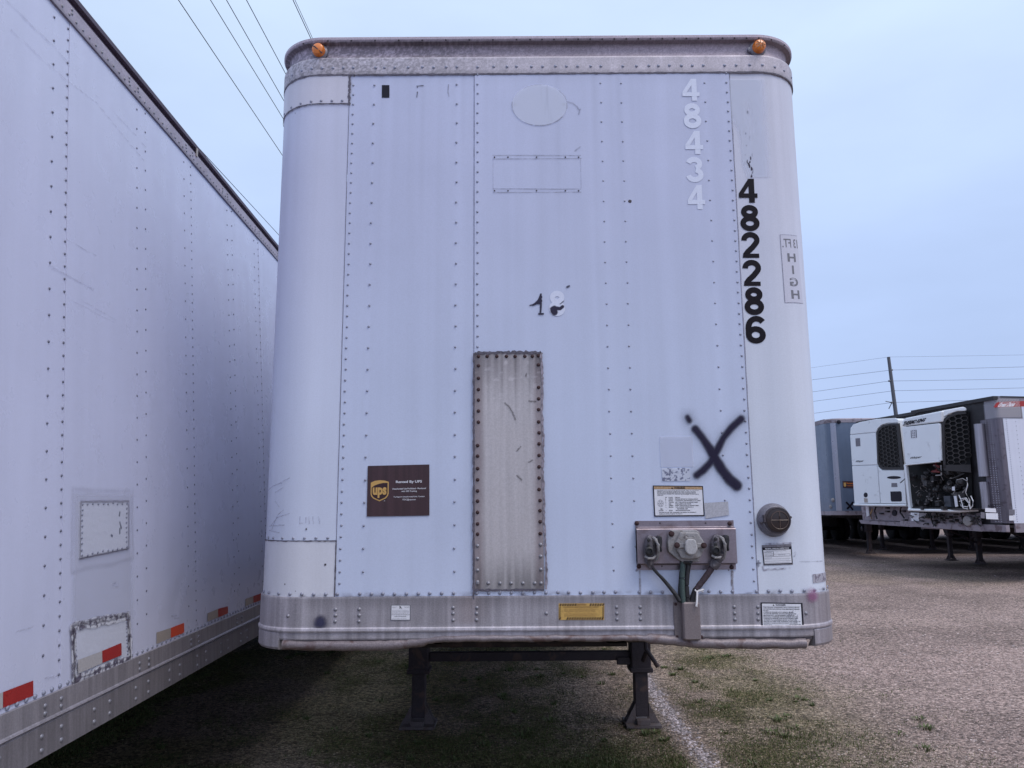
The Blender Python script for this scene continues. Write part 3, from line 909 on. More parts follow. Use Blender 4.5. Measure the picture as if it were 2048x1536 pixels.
skin('corner_panel', A, P0, sL - .002, zBP + .002, zTP - .002, .001, .004, M['cornerleft'], CT, .02, .03, panel_col, dimple)
skin('corner_patch', A, P0, sL - .003, zTP, zt, .005, .005, M['patchwhite'], CT, .02, .03, panel_col, dimple, label='newer white patch at the top left corner')
skin('corner_patch', A, P0, sL - .003, zb, zBP - .001, .003, .005, M['patchwhite'], CT, .02, .03, panel_col, lambda S, Z: dimple(S, Z) * 2.4, label='newer white patch at the bottom left corner')
skin('corner_panel', A, sR + .002, P1, zb, zt, .001, .004, M['corner'], CT, .02, .03, panel_col, dimple)
# long sides, roof, floor
def boxside(root, sgn, X, y0, y1, z0, z1, m, nm='side_panel', step=1.2):
    y = y0
    while y < y1 - .01:
        ye = min(y + step, y1)
        mb = MB(); mb.box(min(X, X - sgn * .03), max(X, X - sgn * .03), y + .002, ye - .002, z0, z1)
        mb.build(nm, m, root); y = ye
PLAINSIDE = mat('side_paint_plain', (.66, .68, .79), .35, streak=.04, blotch=.04, grain=.02)
boxside(CT, -1, -1.150, 3.645, 18.0, zb, zt, PLAINSIDE)
boxside(CT, 1, 1.437, 3.645, 18.0, zb, zt, PLAINSIDE)
mb = MB(); mb.box(-1.11, 1.40, 3.66, 18.0, 3.93, 3.95); mb.build('roof', M['rail'], CT)
mb = MB(); mb.box(-1.12, 1.41, 3.66, 18.0, 1.18, 1.21); mb.build('floor', M['under'], CT)
mb = MB(); mb.box(-1.12, 1.41, 17.97, 18.03, 1.12, 3.9); mb.build('rear_door', PLAINSIDE, CT)
for k in range(11):
    mb = MB(); y = 3.75 + k * 1.3; mb.box(-1.1, 1.39, y, y + .05, 1.06, 1.175); mb.build('cross_member', M['under'], CT)
mb = MB(); mb.box(-.42, .52, 3.62, 5.1, 1.065, 1.08); mb.prism([(-.40, 1.13), (.50, 1.13), (.42, 1.082), (-.32, 1.082)], 3.60, 3.66); mb.build('coupler_plate', M['under'], CT)
for s, X in ((-1, -1.150), (1, 1.437)):
    mb = MB(); mb.box(min(X, X + s * .012), max(X, X + s * .012), 3.65, 18.0, 1.14, 1.318); mb.box(min(X, X + s * .012), max(X, X + s * .012), 3.65, 18.0, 3.772, 3.96)
    mb.build('side_rail', M['dirtyalu'], CT)
bogie(CT, .14, 14.6)

# rivets of the front (largest ones single)
NR = 0
dz = (A.pix(705, 152.1)[1] - A.pix(705, 446.4)[1]) / 15
z = A.pix(705, 152.1)[1]
jit = lambda a=.0012: rnd.uniform(-a, a)
k = 0
while z > 1.33:
    rivet('rivet', A, sLr + jit(), z + jit(), .002, .0058, M['rivet'], CT)
    rivet('rivet', A, sRr + jit(), z + jit(), .005, .0058, M['rivet'], CT)
    if z > A.pix(955, 696)[1]: rivet('rivet', A, sMr + jit(), z + jit(), .005, .0060, M['rivet'], CT)
    z -= dz
    k += 1
small = []
for s0 in sparse:
    z = A.pix(749, 171)[1]
    while z > 1.36:
        small.append((s0 + jit(), z + jit()))
        z -= 2 * dz
rivets_joined('rivets', A, small, .0045, .0054, M['rivet'], CT, label='sparse rivets holding the inner posts', n=8)
for x in (118, 165, 231, 305, 377, 455, 530):
    s_, z_ = A.pix(x / 3.657 + 540, 200); rivet('rivet', A, s_, zTP + .012, .005, .0072, M['rivet'], CT)
for x in (126, 157, 218, 289, 364, 441, 520):
    s_, z_ = A.pix(x / 3.34 + 500, 1076); rivet('rivet', A, s_, zBP + .012, .001, .0068, M['rivet'], CT)
bx = [x / 3.34 + 500 for x in (100, 133, 197, 270, 348, 427, 507, 585, 735, 812, 888, 966, 1046, 1125, 1202, 1281, 1360)] + \
     [x / 4.8 + 920 for x in (160, 275, 383, 493, 602, 715, 825, 940, 1042, 1156, 1275, 1382, 1492, 1720)] + \
     [x / 4.55 + 1230 for x in (323, 431, 855, 960, 1068, 1286, 1396, 1503, 1609, 1720, 1813, 1893, 1935)]
for x in bx:
    s_, z_ = A.pix(x, 1190); rivet('rivet', A, s_, 1.331 + jit(), .005, .0082, M['rivet'], CT)
tx_ = [x / 3.657 + 540 for x in (177, 242, 312, 388, 465, 540, 613, 777, 840, 915, 1014, 1117, 1199, 1290, 1368, 1519, 1637, 1734, 1803, 1912, 1993)] + \
      [x / 3.657 + 1060 for x in (92, 186, 266, 348, 443, 517, 677, 777, 868, 937, 1018, 1106, 1185, 1265, 1420, 1505, 1604, 1695, 1782, 1845, 1893)]
for x in tx_:
    s_, z_ = A.pix(x, 132); rivet('rivet', A, s_, 3.806 + jit(), .0075, .0078, M['rivet'], CT)

# ---- roof rail, cap and marker lamps
def tr_col(S, Z):
    n = fbm(S * 130, Z * 130, 21, 2); b = fbm(S * 5, Z * 9, 22, 3)
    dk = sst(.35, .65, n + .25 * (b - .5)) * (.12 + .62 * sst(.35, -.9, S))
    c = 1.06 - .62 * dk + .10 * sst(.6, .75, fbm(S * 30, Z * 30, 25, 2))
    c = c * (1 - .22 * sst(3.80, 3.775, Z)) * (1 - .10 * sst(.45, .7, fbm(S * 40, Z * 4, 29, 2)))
    return np.stack([c, c * .985, c], -1)
prof = [(3.771, .0), (3.771, .0075)] + [(zz, .0075) for zz in np.linspace(3.776, 3.852, 20)] + [(3.860, .005), (3.863, -.012)]
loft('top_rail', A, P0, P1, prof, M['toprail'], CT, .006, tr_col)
def fa_col(S, Z):
    n = fbm(S * 120, Z * 120, 31, 2); b = fbm(S * 3, Z * 3, 32, 3)
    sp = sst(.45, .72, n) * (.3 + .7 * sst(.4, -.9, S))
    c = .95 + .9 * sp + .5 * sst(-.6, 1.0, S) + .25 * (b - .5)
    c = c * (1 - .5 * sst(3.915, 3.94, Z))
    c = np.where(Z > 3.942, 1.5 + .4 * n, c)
    return np.stack([c, c * .97, c], -1)
prof = [(3.863, -.013)] + [(zz, -.014 - .010 * math.sin((zz - 3.863) / .075 * math.pi)) for zz in np.linspace(3.868, 3.936, 14)] + [(3.941, .006), (3.952, .012), (3.964, .012), (3.970, .004), (3.972, -.06)]
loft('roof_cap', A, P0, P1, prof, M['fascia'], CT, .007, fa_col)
capr = [(A.pix(x, 80)[0], 3.947) for x in range(1060, 1570, 24)] + [(A.pix(x, 80)[0], 3.947) for x in range(610, 1050, 47)]
rivets_joined('rivets', A, capr, .011, .005, M['darkedge'], CT, label='small dark rivets under the roof lip')
for px, py, full in ((638, 102, False), (1517, 95, True)):
    s_, z_ = A.pix(px, py); c = A.place(s_, z_, -.02); an = A.ang(s_)
    mb = MB(); mb.lathe(c, [(.040, .0), (.040, -.012), (.033, -.016), (.030, -.018)], 24, 'y', an)
    if full:
        q = A.place(s_ - .037, z_ - .004, -.02); mb.lathe(q, [(.014, 0), (.014, -.012), (.008, -.014)], 12, 'y', an)
    base = mb.build('marker_lamp', M['bezel'], CT, True, label='round amber marker lamp ' + ('on the right of the roof cap' if full else 'on the left of the roof cap, its lens cracked'))
    mb = MB(); mb.lathe(c, [(.031, -.016), (.031, -.034), (.027, -.044), (.016, -.050), (.003, -.052)], 24, 'y', an)
    mb.build('lens', M['amber'], base, True)
    mb = MB()
    if full:
        for k in range(8):
            a = k * math.pi / 4; ca, sa = math.cos(a), math.sin(a)
            mb.tube([A.place(s_ + .006 * ca, z_ + .006 * sa, .034), A.place(s_ + .022 * ca, z_ + .022 * sa, .028)], .0018, 5)
        mb.build('lens_rib', M['tan'], base)
    else:
        mb.tube([A.place(s_ - .030, z_ + .022, .022), A.place(s_ - .008, z_ + .002, .035), A.place(s_ + .022, z_ - .026, .022)], .0028, 6)
        mb.build('crack', M['darkedge'], base)

# ---- seams
def seamstrip(pts, wd, d, m=None, name='seam', label=None):
    V = []; F = []
    for i, (s_, z_) in enumerate(pts):
        a = pts[max(i - 1, 0)]; b = pts[min(i + 1, len(pts) - 1)]
        dx, dy = b[0] - a[0], b[1] - a[1]; l = math.hypot(dx, dy) or 1
        nx, ny = -dy / l * wd / 2, dx / l * wd / 2
        k = rnd.uniform(.6, 1.5)
        V += [tuple(A.place(s_ + nx * k, z_ + ny * k, d)), tuple(A.place(s_ - nx * k, z_ - ny * k, d))]
    for i in range(len(pts) - 1): F.append((2 * i, 2 * i + 1, 2 * i + 3, 2 * i + 2))
    return mesh_obj(name, V, F, m or M['seam'], CT, label=label)
lin = lambda a, b, n: [(a[0] + (b[0] - a[0]) * k / n, a[1] + (b[1] - a[1]) * k / n) for k in range(n + 1)]
seamstrip(lin((sM - .003, zt), (sM - .003, zb), 60), .0024, .0036)
seamstrip(lin((sL - .002, zBP), (sL - .002, zTP), 60), .0018, .0030)
seamstrip(lin((sR + .004, zt), (sR + .004, zb), 60), .0038, .0026)
seamstrip([(sL - .001 + rnd.uniform(-.002, .002), z) for z in np.linspace(zTP - .01, zt, 24)], .010, .0068, M['sealant'], 'sealant')
seamstrip([(s, zTP - .003 + rnd.uniform(-.0012, .0012)) for s in np.linspace(P0 + .02, sL, 40)], .0055, .0066, M['sealant'], 'sealant')
seamstrip([(s, zBP + rnd.uniform(-.001, .001)) for s in np.linspace(P0 + .02, sL, 40)], .0045, .0052, M['sealant'], 'sealant')
seamstrip([(sL - .0015, z) for z in np.linspace(zb, zBP, 24)], .0055, .0052, M['sealant'], 'sealant')
seamstrip([(s, 3.770 + rnd.uniform(-.0015, .0005)) for s in np.linspace(P0 + .02, P1 - .02, 190)], .007, .0078, M['sealant'], 'sealant', 'dark sealant under the top rail')

# ---- bottom rail
def br_col(S, Z):
    st_ = fbm(S * 75, Z * 1.8, 61, 3); b = fbm(S * 4, Z * 6, 62, 3)
    c = .95 + .15 * (sst(.5, .75, st_)) - .15 * sst(.55, .25, st_) * sst(.3, .6, b)
    c = c * (1 - .28 * sst(1.25, 1.312, Z) * sst(.4, .6, fbm(S * 3, Z * 0, 65, 3)))
    c = c + .22 * sst(1.198, 1.185, Z) * sst(1.170, 1.180, Z)
    rr = sst(1.15, 1.38, S) * (.6 + .4 * b)
    col = np.stack([c * 1.0, c * 1.0, c * 1.03], -1)
    br = np.array([.78, .70, .66])
    mid = (np.exp(-((S - .0) / .55) ** 2) * .22)
    bl = np.exp(-((S + .02 - sM) / .06) ** 2) * .55 * sst(1.19, 1.22, Z)
    k = np.clip(rr * .65 + bl + mid * sst(.4, .7, b), 0, 1)[..., None]
    return col * (1 - k) + col * br * k
prof = [(1.320, .004), (1.318, .011)] + [(zz, .012) for zz in np.linspace(1.312, 1.192, 14)] + [(1.187, .017), (1.179, .018), (1.173, .0165), (1.171, .010)] + \
       [(zz, .010) for zz in np.linspace(1.166, 1.146, 4)] + [(1.140, .008), (1.139, -.03)]
loft('bottom_rail', A, P0, P1, prof, M['rail'], CT, .010, br_col)
sC0, sC1 = A.pix(561, 1285)[0], A.pix(1626, 1285)[0]
for a, b, lb in ((P0, sC0, None), (sC1, P1, 'stained right corner shoe')):
    prof = [(1.169, .0125)] + [(zz, .014) for zz in np.linspace(1.165, 1.108, 6)] + [(1.098, .008), (1.094, -.03)]
    loft('corner_shoe', A, a, b, prof, M['rail'], CT, .014, br_col, label=lb)
for grp, dd in (([(575, 1197), (575, 1237), (573, 1277), (733, 1195), (733, 1236), (731, 1276), (1358, 1185), (1358, 1224), (1358, 1268), (1516, 1185), (1514, 1223), (1514, 1266), (263, 1240)], (3.34, 500, 860)),
                ([(828, 1085), (1500, 1025), (1502, 1085), (1504, 1142), (1725, 1025), (1727, 1085), (1729, 1142)], (4.8, 920, 1000)),
                ([(1078, 970), (1082, 1028), (1084, 1083), (1292, 970), (1294, 1028), (1296, 1083), (1722, 1027)], (4.55, 1230, 1000))):
    for x, y in grp:
        s_, z_ = A.pix(x / dd[0] + dd[1], y / dd[0] + dd[2])
        rivet('rivet', A, s_, z_, .012, .0086, M['rivetrail'], CT)
# battered tube under the rail
pts = [(566, 1290, 3.405), (640, 1291, 3.40), (700, 1291.5, 3.40), (760, 1291, 3.40), (805, 1288, 3.405), (840, 1282.5, 3.41), (872, 1279, 3.392), (905, 1277.5, 3.382), (960, 1277.5, 3.378), (1010, 1276.5, 3.378), (1060, 1278, 3.376),
       (1110, 1276, 3.378), (1170, 1277.5, 3.376), (1230, 1275.5, 3.378), (1290, 1276.5, 3.380), (1330, 1278.5, 3.385), (1362, 1282, 3.392), (1388, 1285.5, 3.405), (1420, 1287, 3.40), (1500, 1287.5, 3.40), (1570, 1287, 3.40), (1624, 1287, 3.40)]
tp = []
for (a, b) in zip(pts[:-1], pts[1:]):
    for k in range(4):
        q = [a[i] + (b[i] - a[i]) * k / 4 for i in range(3)]; P_ = atY(*q)
        tp.append((P_[0], P_[1], P_[2] + rnd.uniform(-.0020, .0020)))
mb = MB(); mb.tube(tp, [(.0215 + rnd.uniform(-.0014, .0014)) * (.62 if abs(p[0] - .1) < .48 else 1) for p in tp], 14)
mb.build('bumper_tube', M['tube'], CT, True, label='bent and scuffed steel tube along the bottom edge')
# dark slot above the tube ends
for a, b, y in ((567, 850, 1280), (1400, 1622, 1277)):
    s0, z0 = A.pix(a, y); s1, _ = A.pix(b, y)
    skin('tube_slot', A, s0, s1, 1.128, 1.139, .006, .02, M['darkedge'], CT, .1, .1)
# pipe cover
s0, z0 = A.pix(1345, 1204); s1, z1 = A.pix(1397, 1277); y0 = 3.4
mb = MB(); mb.rbox(s0, s1, y0 - .021, y0 - .012, z1 - .002, z0 + .003, .002)
c0, c1 = A.pix(1359, 1204)[0], A.pix(1393, 1204)[0]
mb.rbox(c0, c1, y0 - .062, y0 - .0212, z1 + .002, z0 + .006, .006)
pc = mb.build('pipe_cover', mat('pipe_cover_metal', (.225, .19, .195), .55, metal=.3, streak=.15, grain=.12, dirt=((.18, .13, .12), .6, 9, .56)), CT)
for x, y in ((1347.5, 1207), (1350, 1272), (1399, 1272)):
    s_, z_ = A.pix(x, y); rivet('bolt', A, s_ + .004, z_, .021, .007, M['rust'], pc)

# ---- repair patch
c1, c2, c3, c4 = A.pix(951, 707), A.pix(1082, 707), A.pix(1088, 1177), A.pix(948, 1180)
ps0, ps1 = (c1[0] + c4[0]) / 2, (c2[0] + c3[0]) / 2; pz1, pz0 = c1[1], (c3[1] + c4[1]) / 2
def patch_col(S, Z):
    u = (S - ps0) / (ps1 - ps0); v = (pz1 - Z) / (pz1 - pz0)
    st_ = fbm(S * 70, Z * 1.2, 71, 3)
    c = .93 + .12 * (st_ - .5)
    top = sst(.24, .0, v) * (.45 + .55 * sst(.3, .7, st_))
    bot = sst(.82, 1.0, v) * (.5 + .5 * sst(.3, .7, fbm(S * 60, Z * 3, 73, 3)))
    c = c * (1 - .50 * top) * (1 - .55 * bot)
    el = np.minimum((S - ps0), (ps1 - S))
    ed = sst(.050, .018, el + .008 * (fbm(S * 20, Z * 12, 75, 3) - .5))
    c = c * (1 - .40 * ed)
    for k in range(9):
        s0 = ps0 + .03 + k * .031
        c = c * (1 - .18 * np.exp(-((S - s0) / .005) ** 2) * sst(.45, .02, v) * (k % 2 + .6))
    out = np.stack([c, c * .985, c * .97], -1)
    red = np.array([1.0, .90, .92])
    e2 = np.maximum(ed * .85, top * .35)[..., None]
    out = out * (1 - e2) + out * red * e2
    sc = sst(.72, .80, fbm(S * 30 + Z * 8, Z * 60, 77, 2)) * sst(.32, .1, v) * .35
    return out + sc[..., None] * .5
PT = skin('repair_patch', A, ps0, ps1, pz0, pz1, .010, .005, M['steelpatch'], CT, .006, .007, patch_col, lambda S, Z: .0018 * (fbm(S * 6, Z * 5, 78, 2) - .5), label='tall riveted bare metal patch with rusty bolts')
LB = [(957, 560 + y / 5.12) for y in (787, 882, 1010, 1125, 1233, 1345, 1458)] + [(954.6, 860 + y / 3.34) for y in (105, 175, 258, 333, 407, 475, 550, 627, 695, 773, 858, 936, 1014)]
RB = [(1077, 560 + y / 5.12) for y in (780, 873, 1103, 1220, 1330, 1455)] + [(1078, y) for y in (866, 888, 911, 934, 956, 979)] + [(920 + x / 4.8, 1000 + y / 4.8) for x, y in ((770, 5), (767, 102), (769, 208), (770, 322), (775, 427), (780, 540), (776, 665))]
TB = [(880 + x / 5.12, 713.5) for x in (483, 582, 680, 768, 868, 945)]
BB = [(920 + x / 4.8, 1166) for x in (150, 272, 384, 491, 604, 717, 780)]
for i, (x, y) in enumerate(LB + RB + TB + BB):
    s_, z_ = A.pix(x, y); s_ = min(max(s_, ps0 + .013), ps1 - .013)
    rivet('bolt', A, s_, z_, .0105, .0086, M['rust'] if y < 1075 else M['rivetrail'], PT)
edge = lambda pts_, wd, nm='sealant', m=None, lb=None: seamstrip(pts_, wd, .0128, m or M['sealant'], nm, lb)
edge([(ps0 - .004 + rnd.uniform(-.001, .001), z) for z in np.linspace(pz0 - .04, pz1, 90)], .008)
edge([(ps1 + .003 + .004 * math.sin(z * 23) * rnd.random() + (.006 if z < 1.62 else 0), z) for z in np.linspace(pz0, pz1, 90)], .009, m=mat('ragged_sealant', (.24, .21, .25), .7, grain=.5, gscale=60))
edge([(s, pz1 + .001 + rnd.uniform(-.003, .004)) for s in np.linspace(ps0, ps1, 36)], .011)
edge([(s, pz0 - .002 + rnd.uniform(-.0015, .001)) for s in np.linspace(ps0, ps1, 36)], .009)
def dentmarks(S, Z):
    a = 0 * S
    L_ = [[(1010, 807), (1018, 814), (1025, 825), (1031, 840)], [(1058, 803), (1071, 804)], [(1033, 903), (1041, 894)], [(1057, 925), (1065, 920)], [(1034, 951), (1043, 960)], [(1052, 753), (1053, 748)]]
    for i, q in enumerate(L_):
        dd = polyd(S, Z, pp(A, *q)); a = np.maximum(a, sst(.0045, .001, dd + .005 * (fbm(S * 160, Z * 160, 81 + i, 2) - .5)) * .5)
    return a, (.05, .045, .05)
decal('scuff_mark', A, ps0 + .05, ps1 - .02, A.pix(1040, 970)[1], A.pix(1040, 740)[1], .0028, dentmarks, PT, .0125)

# ---- faded marks and old lettering on the paint
def ell(S, Z):
    c = A.pix(1079, 211.5); e1 = A.pix(1134, 211.5); e2 = A.pix(1079, 171)
    rx, rz = e1[0] - c[0], e2[1] - c[1]
    q = np.hypot((S - c[0]) / rx, (Z - c[1]) / rz)
    a = sst(1.02, .99, q) * .8
    ang = np.degrees(np.arctan2((Z - c[1]) / rz, (S - c[0]) / rx)) % 360
    dk = np.exp(-((q - 1.0) / .014) ** 2) * ((sst(.38, .55, fbm(ang * .06, q * 3, 91, 3))) * ((ang > 185) & (ang < 335)) + ((ang > 85) & (ang < 125)) * .8 + ((ang > 12) & (ang < 45)) + ((ang > 172) & (ang < 188)) + (ang > 348) + (ang < 5)) * .8
    streak = sst(.60, .75, fbm(S * 45, Z * 3, 93, 3)) * (q < .95) * .4
    dk = np.clip(np.maximum(dk, streak * .35), 0, 1)
    col = np.array([.70, .73, .86]) * (1 - dk[..., None]) + np.array([.13, .12, .16]) * dk[..., None]
    return np.maximum(a * .85, dk), col
c = A.pix(1079, 211.5)
decal('removed_badge_outline', A, c[0] - .16, c[0] + .16, c[1] - .13, c[1] + .13, .0032, ell, CT, .0075, 'pale oval ghost where a badge was removed')
for x, y, r in ((1030, 210.5, .0060), (1127.5, 210, .0072), (1259.5, 403.5, .0085), (1066.5 - 79 + 2, 0, 0)):
    if r:
        s_, z_ = A.pix(x, y); rivet('screw_hole', A, s_, z_, .0062, r, M['darkedge'], CT, h=.001)
def scratch(sf, pts_list, wd, col, strength, d, parent, name='scratch', res=.0028, label=None, seed=0, nz=.5):
    allp = [p for q in pts_list for p in q]
    s_ = [p[0] for p in allp]; z_ = [p[1] for p in allp]
    def fn(S, Z):
        a = 0 * S
        for i, q in enumerate(pts_list):
            dd = polyd(S, Z, q); a = np.maximum(a, sst(wd, wd * .25, dd) * (1 - nz + nz * 2 * (fbm(S * 70, Z * 70, seed + i, 2) - .25)))
        return np.clip(a, 0, 1) * strength, col
    return decal(name, sf, min(s_) - wd * 2, max(s_) + wd * 2, min(z_) - wd * 2, max(z_) + wd * 2, res, fn, parent, d, label)
DK = (.10, .10, .15)
scratch(A, [pp(A, (1133, 205), (1145, 208), (1154, 215), (1158, 222)), pp(A, (1160, 220), (1157, 230)), pp(A, (1150, 303), (1160, 295))], .005, DK, .45, .0075, CT, seed=3)
# holder strips of a missing placard
for y0_, y1_ in ((312, 319), (379, 386)):
    q = [pp(A, (986, y0_), (1161, y0_ + .5)), pp(A, (986, y1_), (1162, y1_ - .5))]
    scratch(A, q, .0028, DK, .55, .0075, CT, 'placard_strip', seed=int(y0_))
scratch(A, [pp(A, (1161, 320), (1162, 378)), pp(A, (986, 320), (986, 378))], .0025, (.3, .3, .4), .35, .0076, CT, 'placard_strip', seed=44)
def placard(S, Z):
    n = sst(.78, .84, fbm(S * 130, Z * 130, 95, 2)); a = .35 + .45 * n
    return a * .7, np.array([.60, .60, .77]) * (1 - n[..., None]) + np.array([.36, .36, .46]) * n[..., None]
q0, q1 = A.pix(987, 381), A.pix(1161, 317)
for y in (315.5, 382.5):
    for x in (989, 1016, 1073, 1130.5, 1157):
        s_, z_ = A.pix(x, y); rivet('screw', A, s_, z_, .0070, .0038, M['darkedge'], CT)
# black remnant and crumbs near the top left
sh = Sheet(A, (764, 171), (779, 171), (764, 196), .004)
sh.base('old_sticker', M['black'], CT, 'small dark rectangle near the top left', 1)
scratch(A, [pp(A, (834, 173), (847, 172)), pp(A, (836, 173), (835, 176)), pp(A, (835, 185), (834, 195))], .0035, (.06, .06, .09), .9, .0045, CT, 'sticker_remnant', seed=12, nz=.3)
scratch(A, [pp(A, (897, 170), (896, 185), (898, 194))], .003, (.15, .15, .2), .6, .0045, CT, 'sticker_remnant', seed=13)
# torn black numerals in the middle
def torn(S, Z, half=0):
    a = 0 * S
    c0_, cu, cv = A.pix(1082.5, 588), A.pix(1092.5, 588), A.pix(1082.5, 598)
    X_ = 1082.5 + (S - c0_[0]) / (cu[0] - c0_[0]) * 10; Y_ = 588 + (Z - c0_[1]) / (cv[1] - c0_[1]) * 10      # sheet units
    X_ = X_ + 2.0 * (fbm(S * 90, Z * 90, 5, 2) - .5); v_ = np.clip((Y_ - 588) / 22, 0, 1)
    a = np.maximum(a, ((X_ > 1082.8 - 3 - 15 * v_ ** 1.9) & (X_ < 1083.5) & (Y_ > 588) & (Y_ < 608.5 + 2.5 * np.abs(X_ - 1077) / 8)) * 1.0)
    a = np.maximum(a, sst(.0036, .002, polyd(S, Z, pp(A, (1060, 611.5), (1068, 610)))))
    a = np.maximum(a, sst(.0050, .003, polyd(S, Z, pp(A, (1082, 607), (1081.5, 615), (1081, 625)))))
    a = np.maximum(a, sst(.0055, .003, polyd(S, Z, pp(A, (1078, 628.5), (1086, 628.5)))))
    a = np.maximum(a, sst(.020, .012, polyd(S, Z, pp(A, (1108, 619), (1109, 624))) + .008 * (fbm(S * 80, Z * 80, 6, 2) - .5)))
    a = np.maximum(a, sst(.009, .005, polyd(S, Z, pp(A, (1112, 617), (1120, 618), (1125, 614)))))
    a = np.maximum(a, sst(.006, .003, polyd(S, Z, pp(A, (1134, 575), (1138, 573)))) * .8)
    a = np.maximum(a, sst(.003, .001, polyd(S, Z, pp(A, (1120, 609), (1127, 603)))) * .7)
    return a, (.035, .032, .06)
for xa, xb in ((1052, 1095), (1097, 1146)):
    q0, q1 = A.pix(xa, 636), A.pix(xb, 566)
    decal('torn_numeral', A, q0[0], q1[0], q0[1], q1[1], .0022, torn, CT, .0082, 'torn remains of a black 4' if xa == 1052 else 'torn remains of a black 8')
for nm, tl, tr, bl in (('8', (1099, 584), (1129, 584), (1099, 631)),):
    digit('ghost_numeral', nm, A, tl, tr, bl, M['ghost'], CT, .0060, t=.24)
# pale numerals 48434
for ch, x0, x1, y0_, y1_ in (('4', 1363.5, 1399, 159, 203), ('8', 1367, 1402, 209, 256.6), ('4', 1369.5, 1406, 263, 309.4), ('3', 1371.7, 1407, 316, 364.6), ('4', 1374.5, 1410, 371, 419.6)):
    lean = (y1_ - y0_) * .045
    digit('pale_numeral', ch, A, (x0 - 1, y0_), (x1 - 2, y0_), (x0 + 1, y1_), M['ghost'], CT, .0060)
# black numerals 482286
for ch, x0, x1, y0_, y1_ in (('4', 1476, 1515, 358, 405.8), ('8', 1479.7, 1518.6, 411.6, 461.3), ('2', 1481.7, 1520, 465.4, 516), ('2', 1484, 1523, 521, 572), ('8', 1488, 1527.6, 576, 629), ('6', 1490, 1531.4, 633.6, 686)):
    digit('black_numeral', ch, A, (x0, y0_), (x1 - 2, y0_), (x0 + 2, y1_), M['blackdig'], CT, .0022)
# removed decals above the number
def crumbs(S, Z):
    c0 = A.pix(1484, 190)[0]
    a = sst(.66, .74, fbm(S * 120, Z * 55, 97, 2)) * np.exp(-((S - c0 - .012 + (Z - 3.4) * .03) / .012) ** 2) * sst(.35, .6, fbm(S * 0 + 1, Z * 14, 98, 2)) * 1.6
    return np.clip(a, 0, 1), (.04, .03, .05)
q0, q1 = A.pix(1475, 360), A.pix(1500, 215)
decal('sticker_remnant', A, q0[0], q1[0], q0[1], q1[1], .0026, crumbs, CT, .0032)
def pale(S, Z):
    n = fbm(S * 14, Z * 3, 99, 3)
    return sst(.42, .6, n) * .5, (.70, .735, .86)
q0, q1 = A.pix(1462, 356), A.pix(1535, 160)
def palef(S, Z):
    a, c_ = pale(S, Z)
    a = a * sst(q0[0], q0[0] + .02, S) * sst(q1[0], q1[0] - .05, S)
    return a, c_
decal('removed_decal_ghost', A, q0[0], q1[0], q0[1], q1[1], .01, palef, CT, .0028)

# ---- black sprayed X
def spray(S, Z):
    s1_ = pp(A, (1390, 858), (1403, 874), (1418, 895), (1430, 917), (1442, 938), (1458, 958), (1473, 971))
    s2_ = pp(A, (1481, 838), (1462, 855), (1445, 877), (1434, 900), (1421, 924), (1406, 940), (1393, 950))
    dot = pp(A, (1374, 834), (1378, 841))
    wob = .006 * (fbm(S * 18, Z * 18, 101, 3) - .5)
    def w(Zs, wd): return sst(wd + .012, wd - .007, Zs + wob)
    a = w(polyd(S, Z, s1_), .0145 + .006 * sst(2.0, 1.86, Z)); a = np.maximum(a, w(polyd(S, Z, s2_), .0135)); a = np.maximum(a, w(polyd(S, Z, dot), .009))
    dall = np.minimum(np.minimum(polyd(S, Z, s1_), polyd(S, Z, s2_)), polyd(S, Z, dot))
    mist = np.exp(-(dall / .030) ** 2) * .22 * (.4 + vn(S * 420, Z * 420, 7))
    grain = .93 + .07 * vn(S * 300, Z * 300, 3)
    return np.clip(np.maximum(a * .97 * grain, mist), 0, 1), (.020, .016, .040)
q0, q1 = A.pix(1350, 1000), A.pix(1506, 815)
decal('spray_painted_x', A, q0[0], q1[0], q0[1], q1[1], .0034, spray, CT, .0095, 'big black X sprayed on the paint')
def blob(cx, cy, rad, col, amp=.9, seed=1):
    c_ = A.pix(cx, cy)
    def fn(S, Z):
        q = np.hypot(S - c_[0], Z - c_[1]) / rad + .3 * (fbm(S * 50, Z * 50, seed, 3) - .5)
        return sst(1.15, .35, q) * amp, col
    return fn, c_
fn, c_ = blob(642, 1244, .034, (.05, .05, .10))
decal('spray_blot', A, c_[0] - .05, c_[0] + .05, c_[1] - .05, c_[1] + .05, .003, fn, CT, .0145, 'round dark blue spray blot on the bottom rail')
fn, c_ = blob(1619, 1190, .036, (.32, .13, .25), .65, 4)
decal('pink_stain', A, c_[0] - .055, c_[0] + .055, c_[1] - .055, c_[1] + .055, .003, fn, CT, .0195, 'pink paint stain on the right corner')
# rust drips under the connector plate
for x, y0_, y1_ in ((1279, 1141, 1190), (1464, 1142, 1192), (1462, 1142, 1170)):
    scratch(A, [pp(A, (x, y0_), (x + .8, y1_))], .006, (.22, .17, .16), .7, .0078, CT, 'rust_drip', seed=int(x), nz=.6)
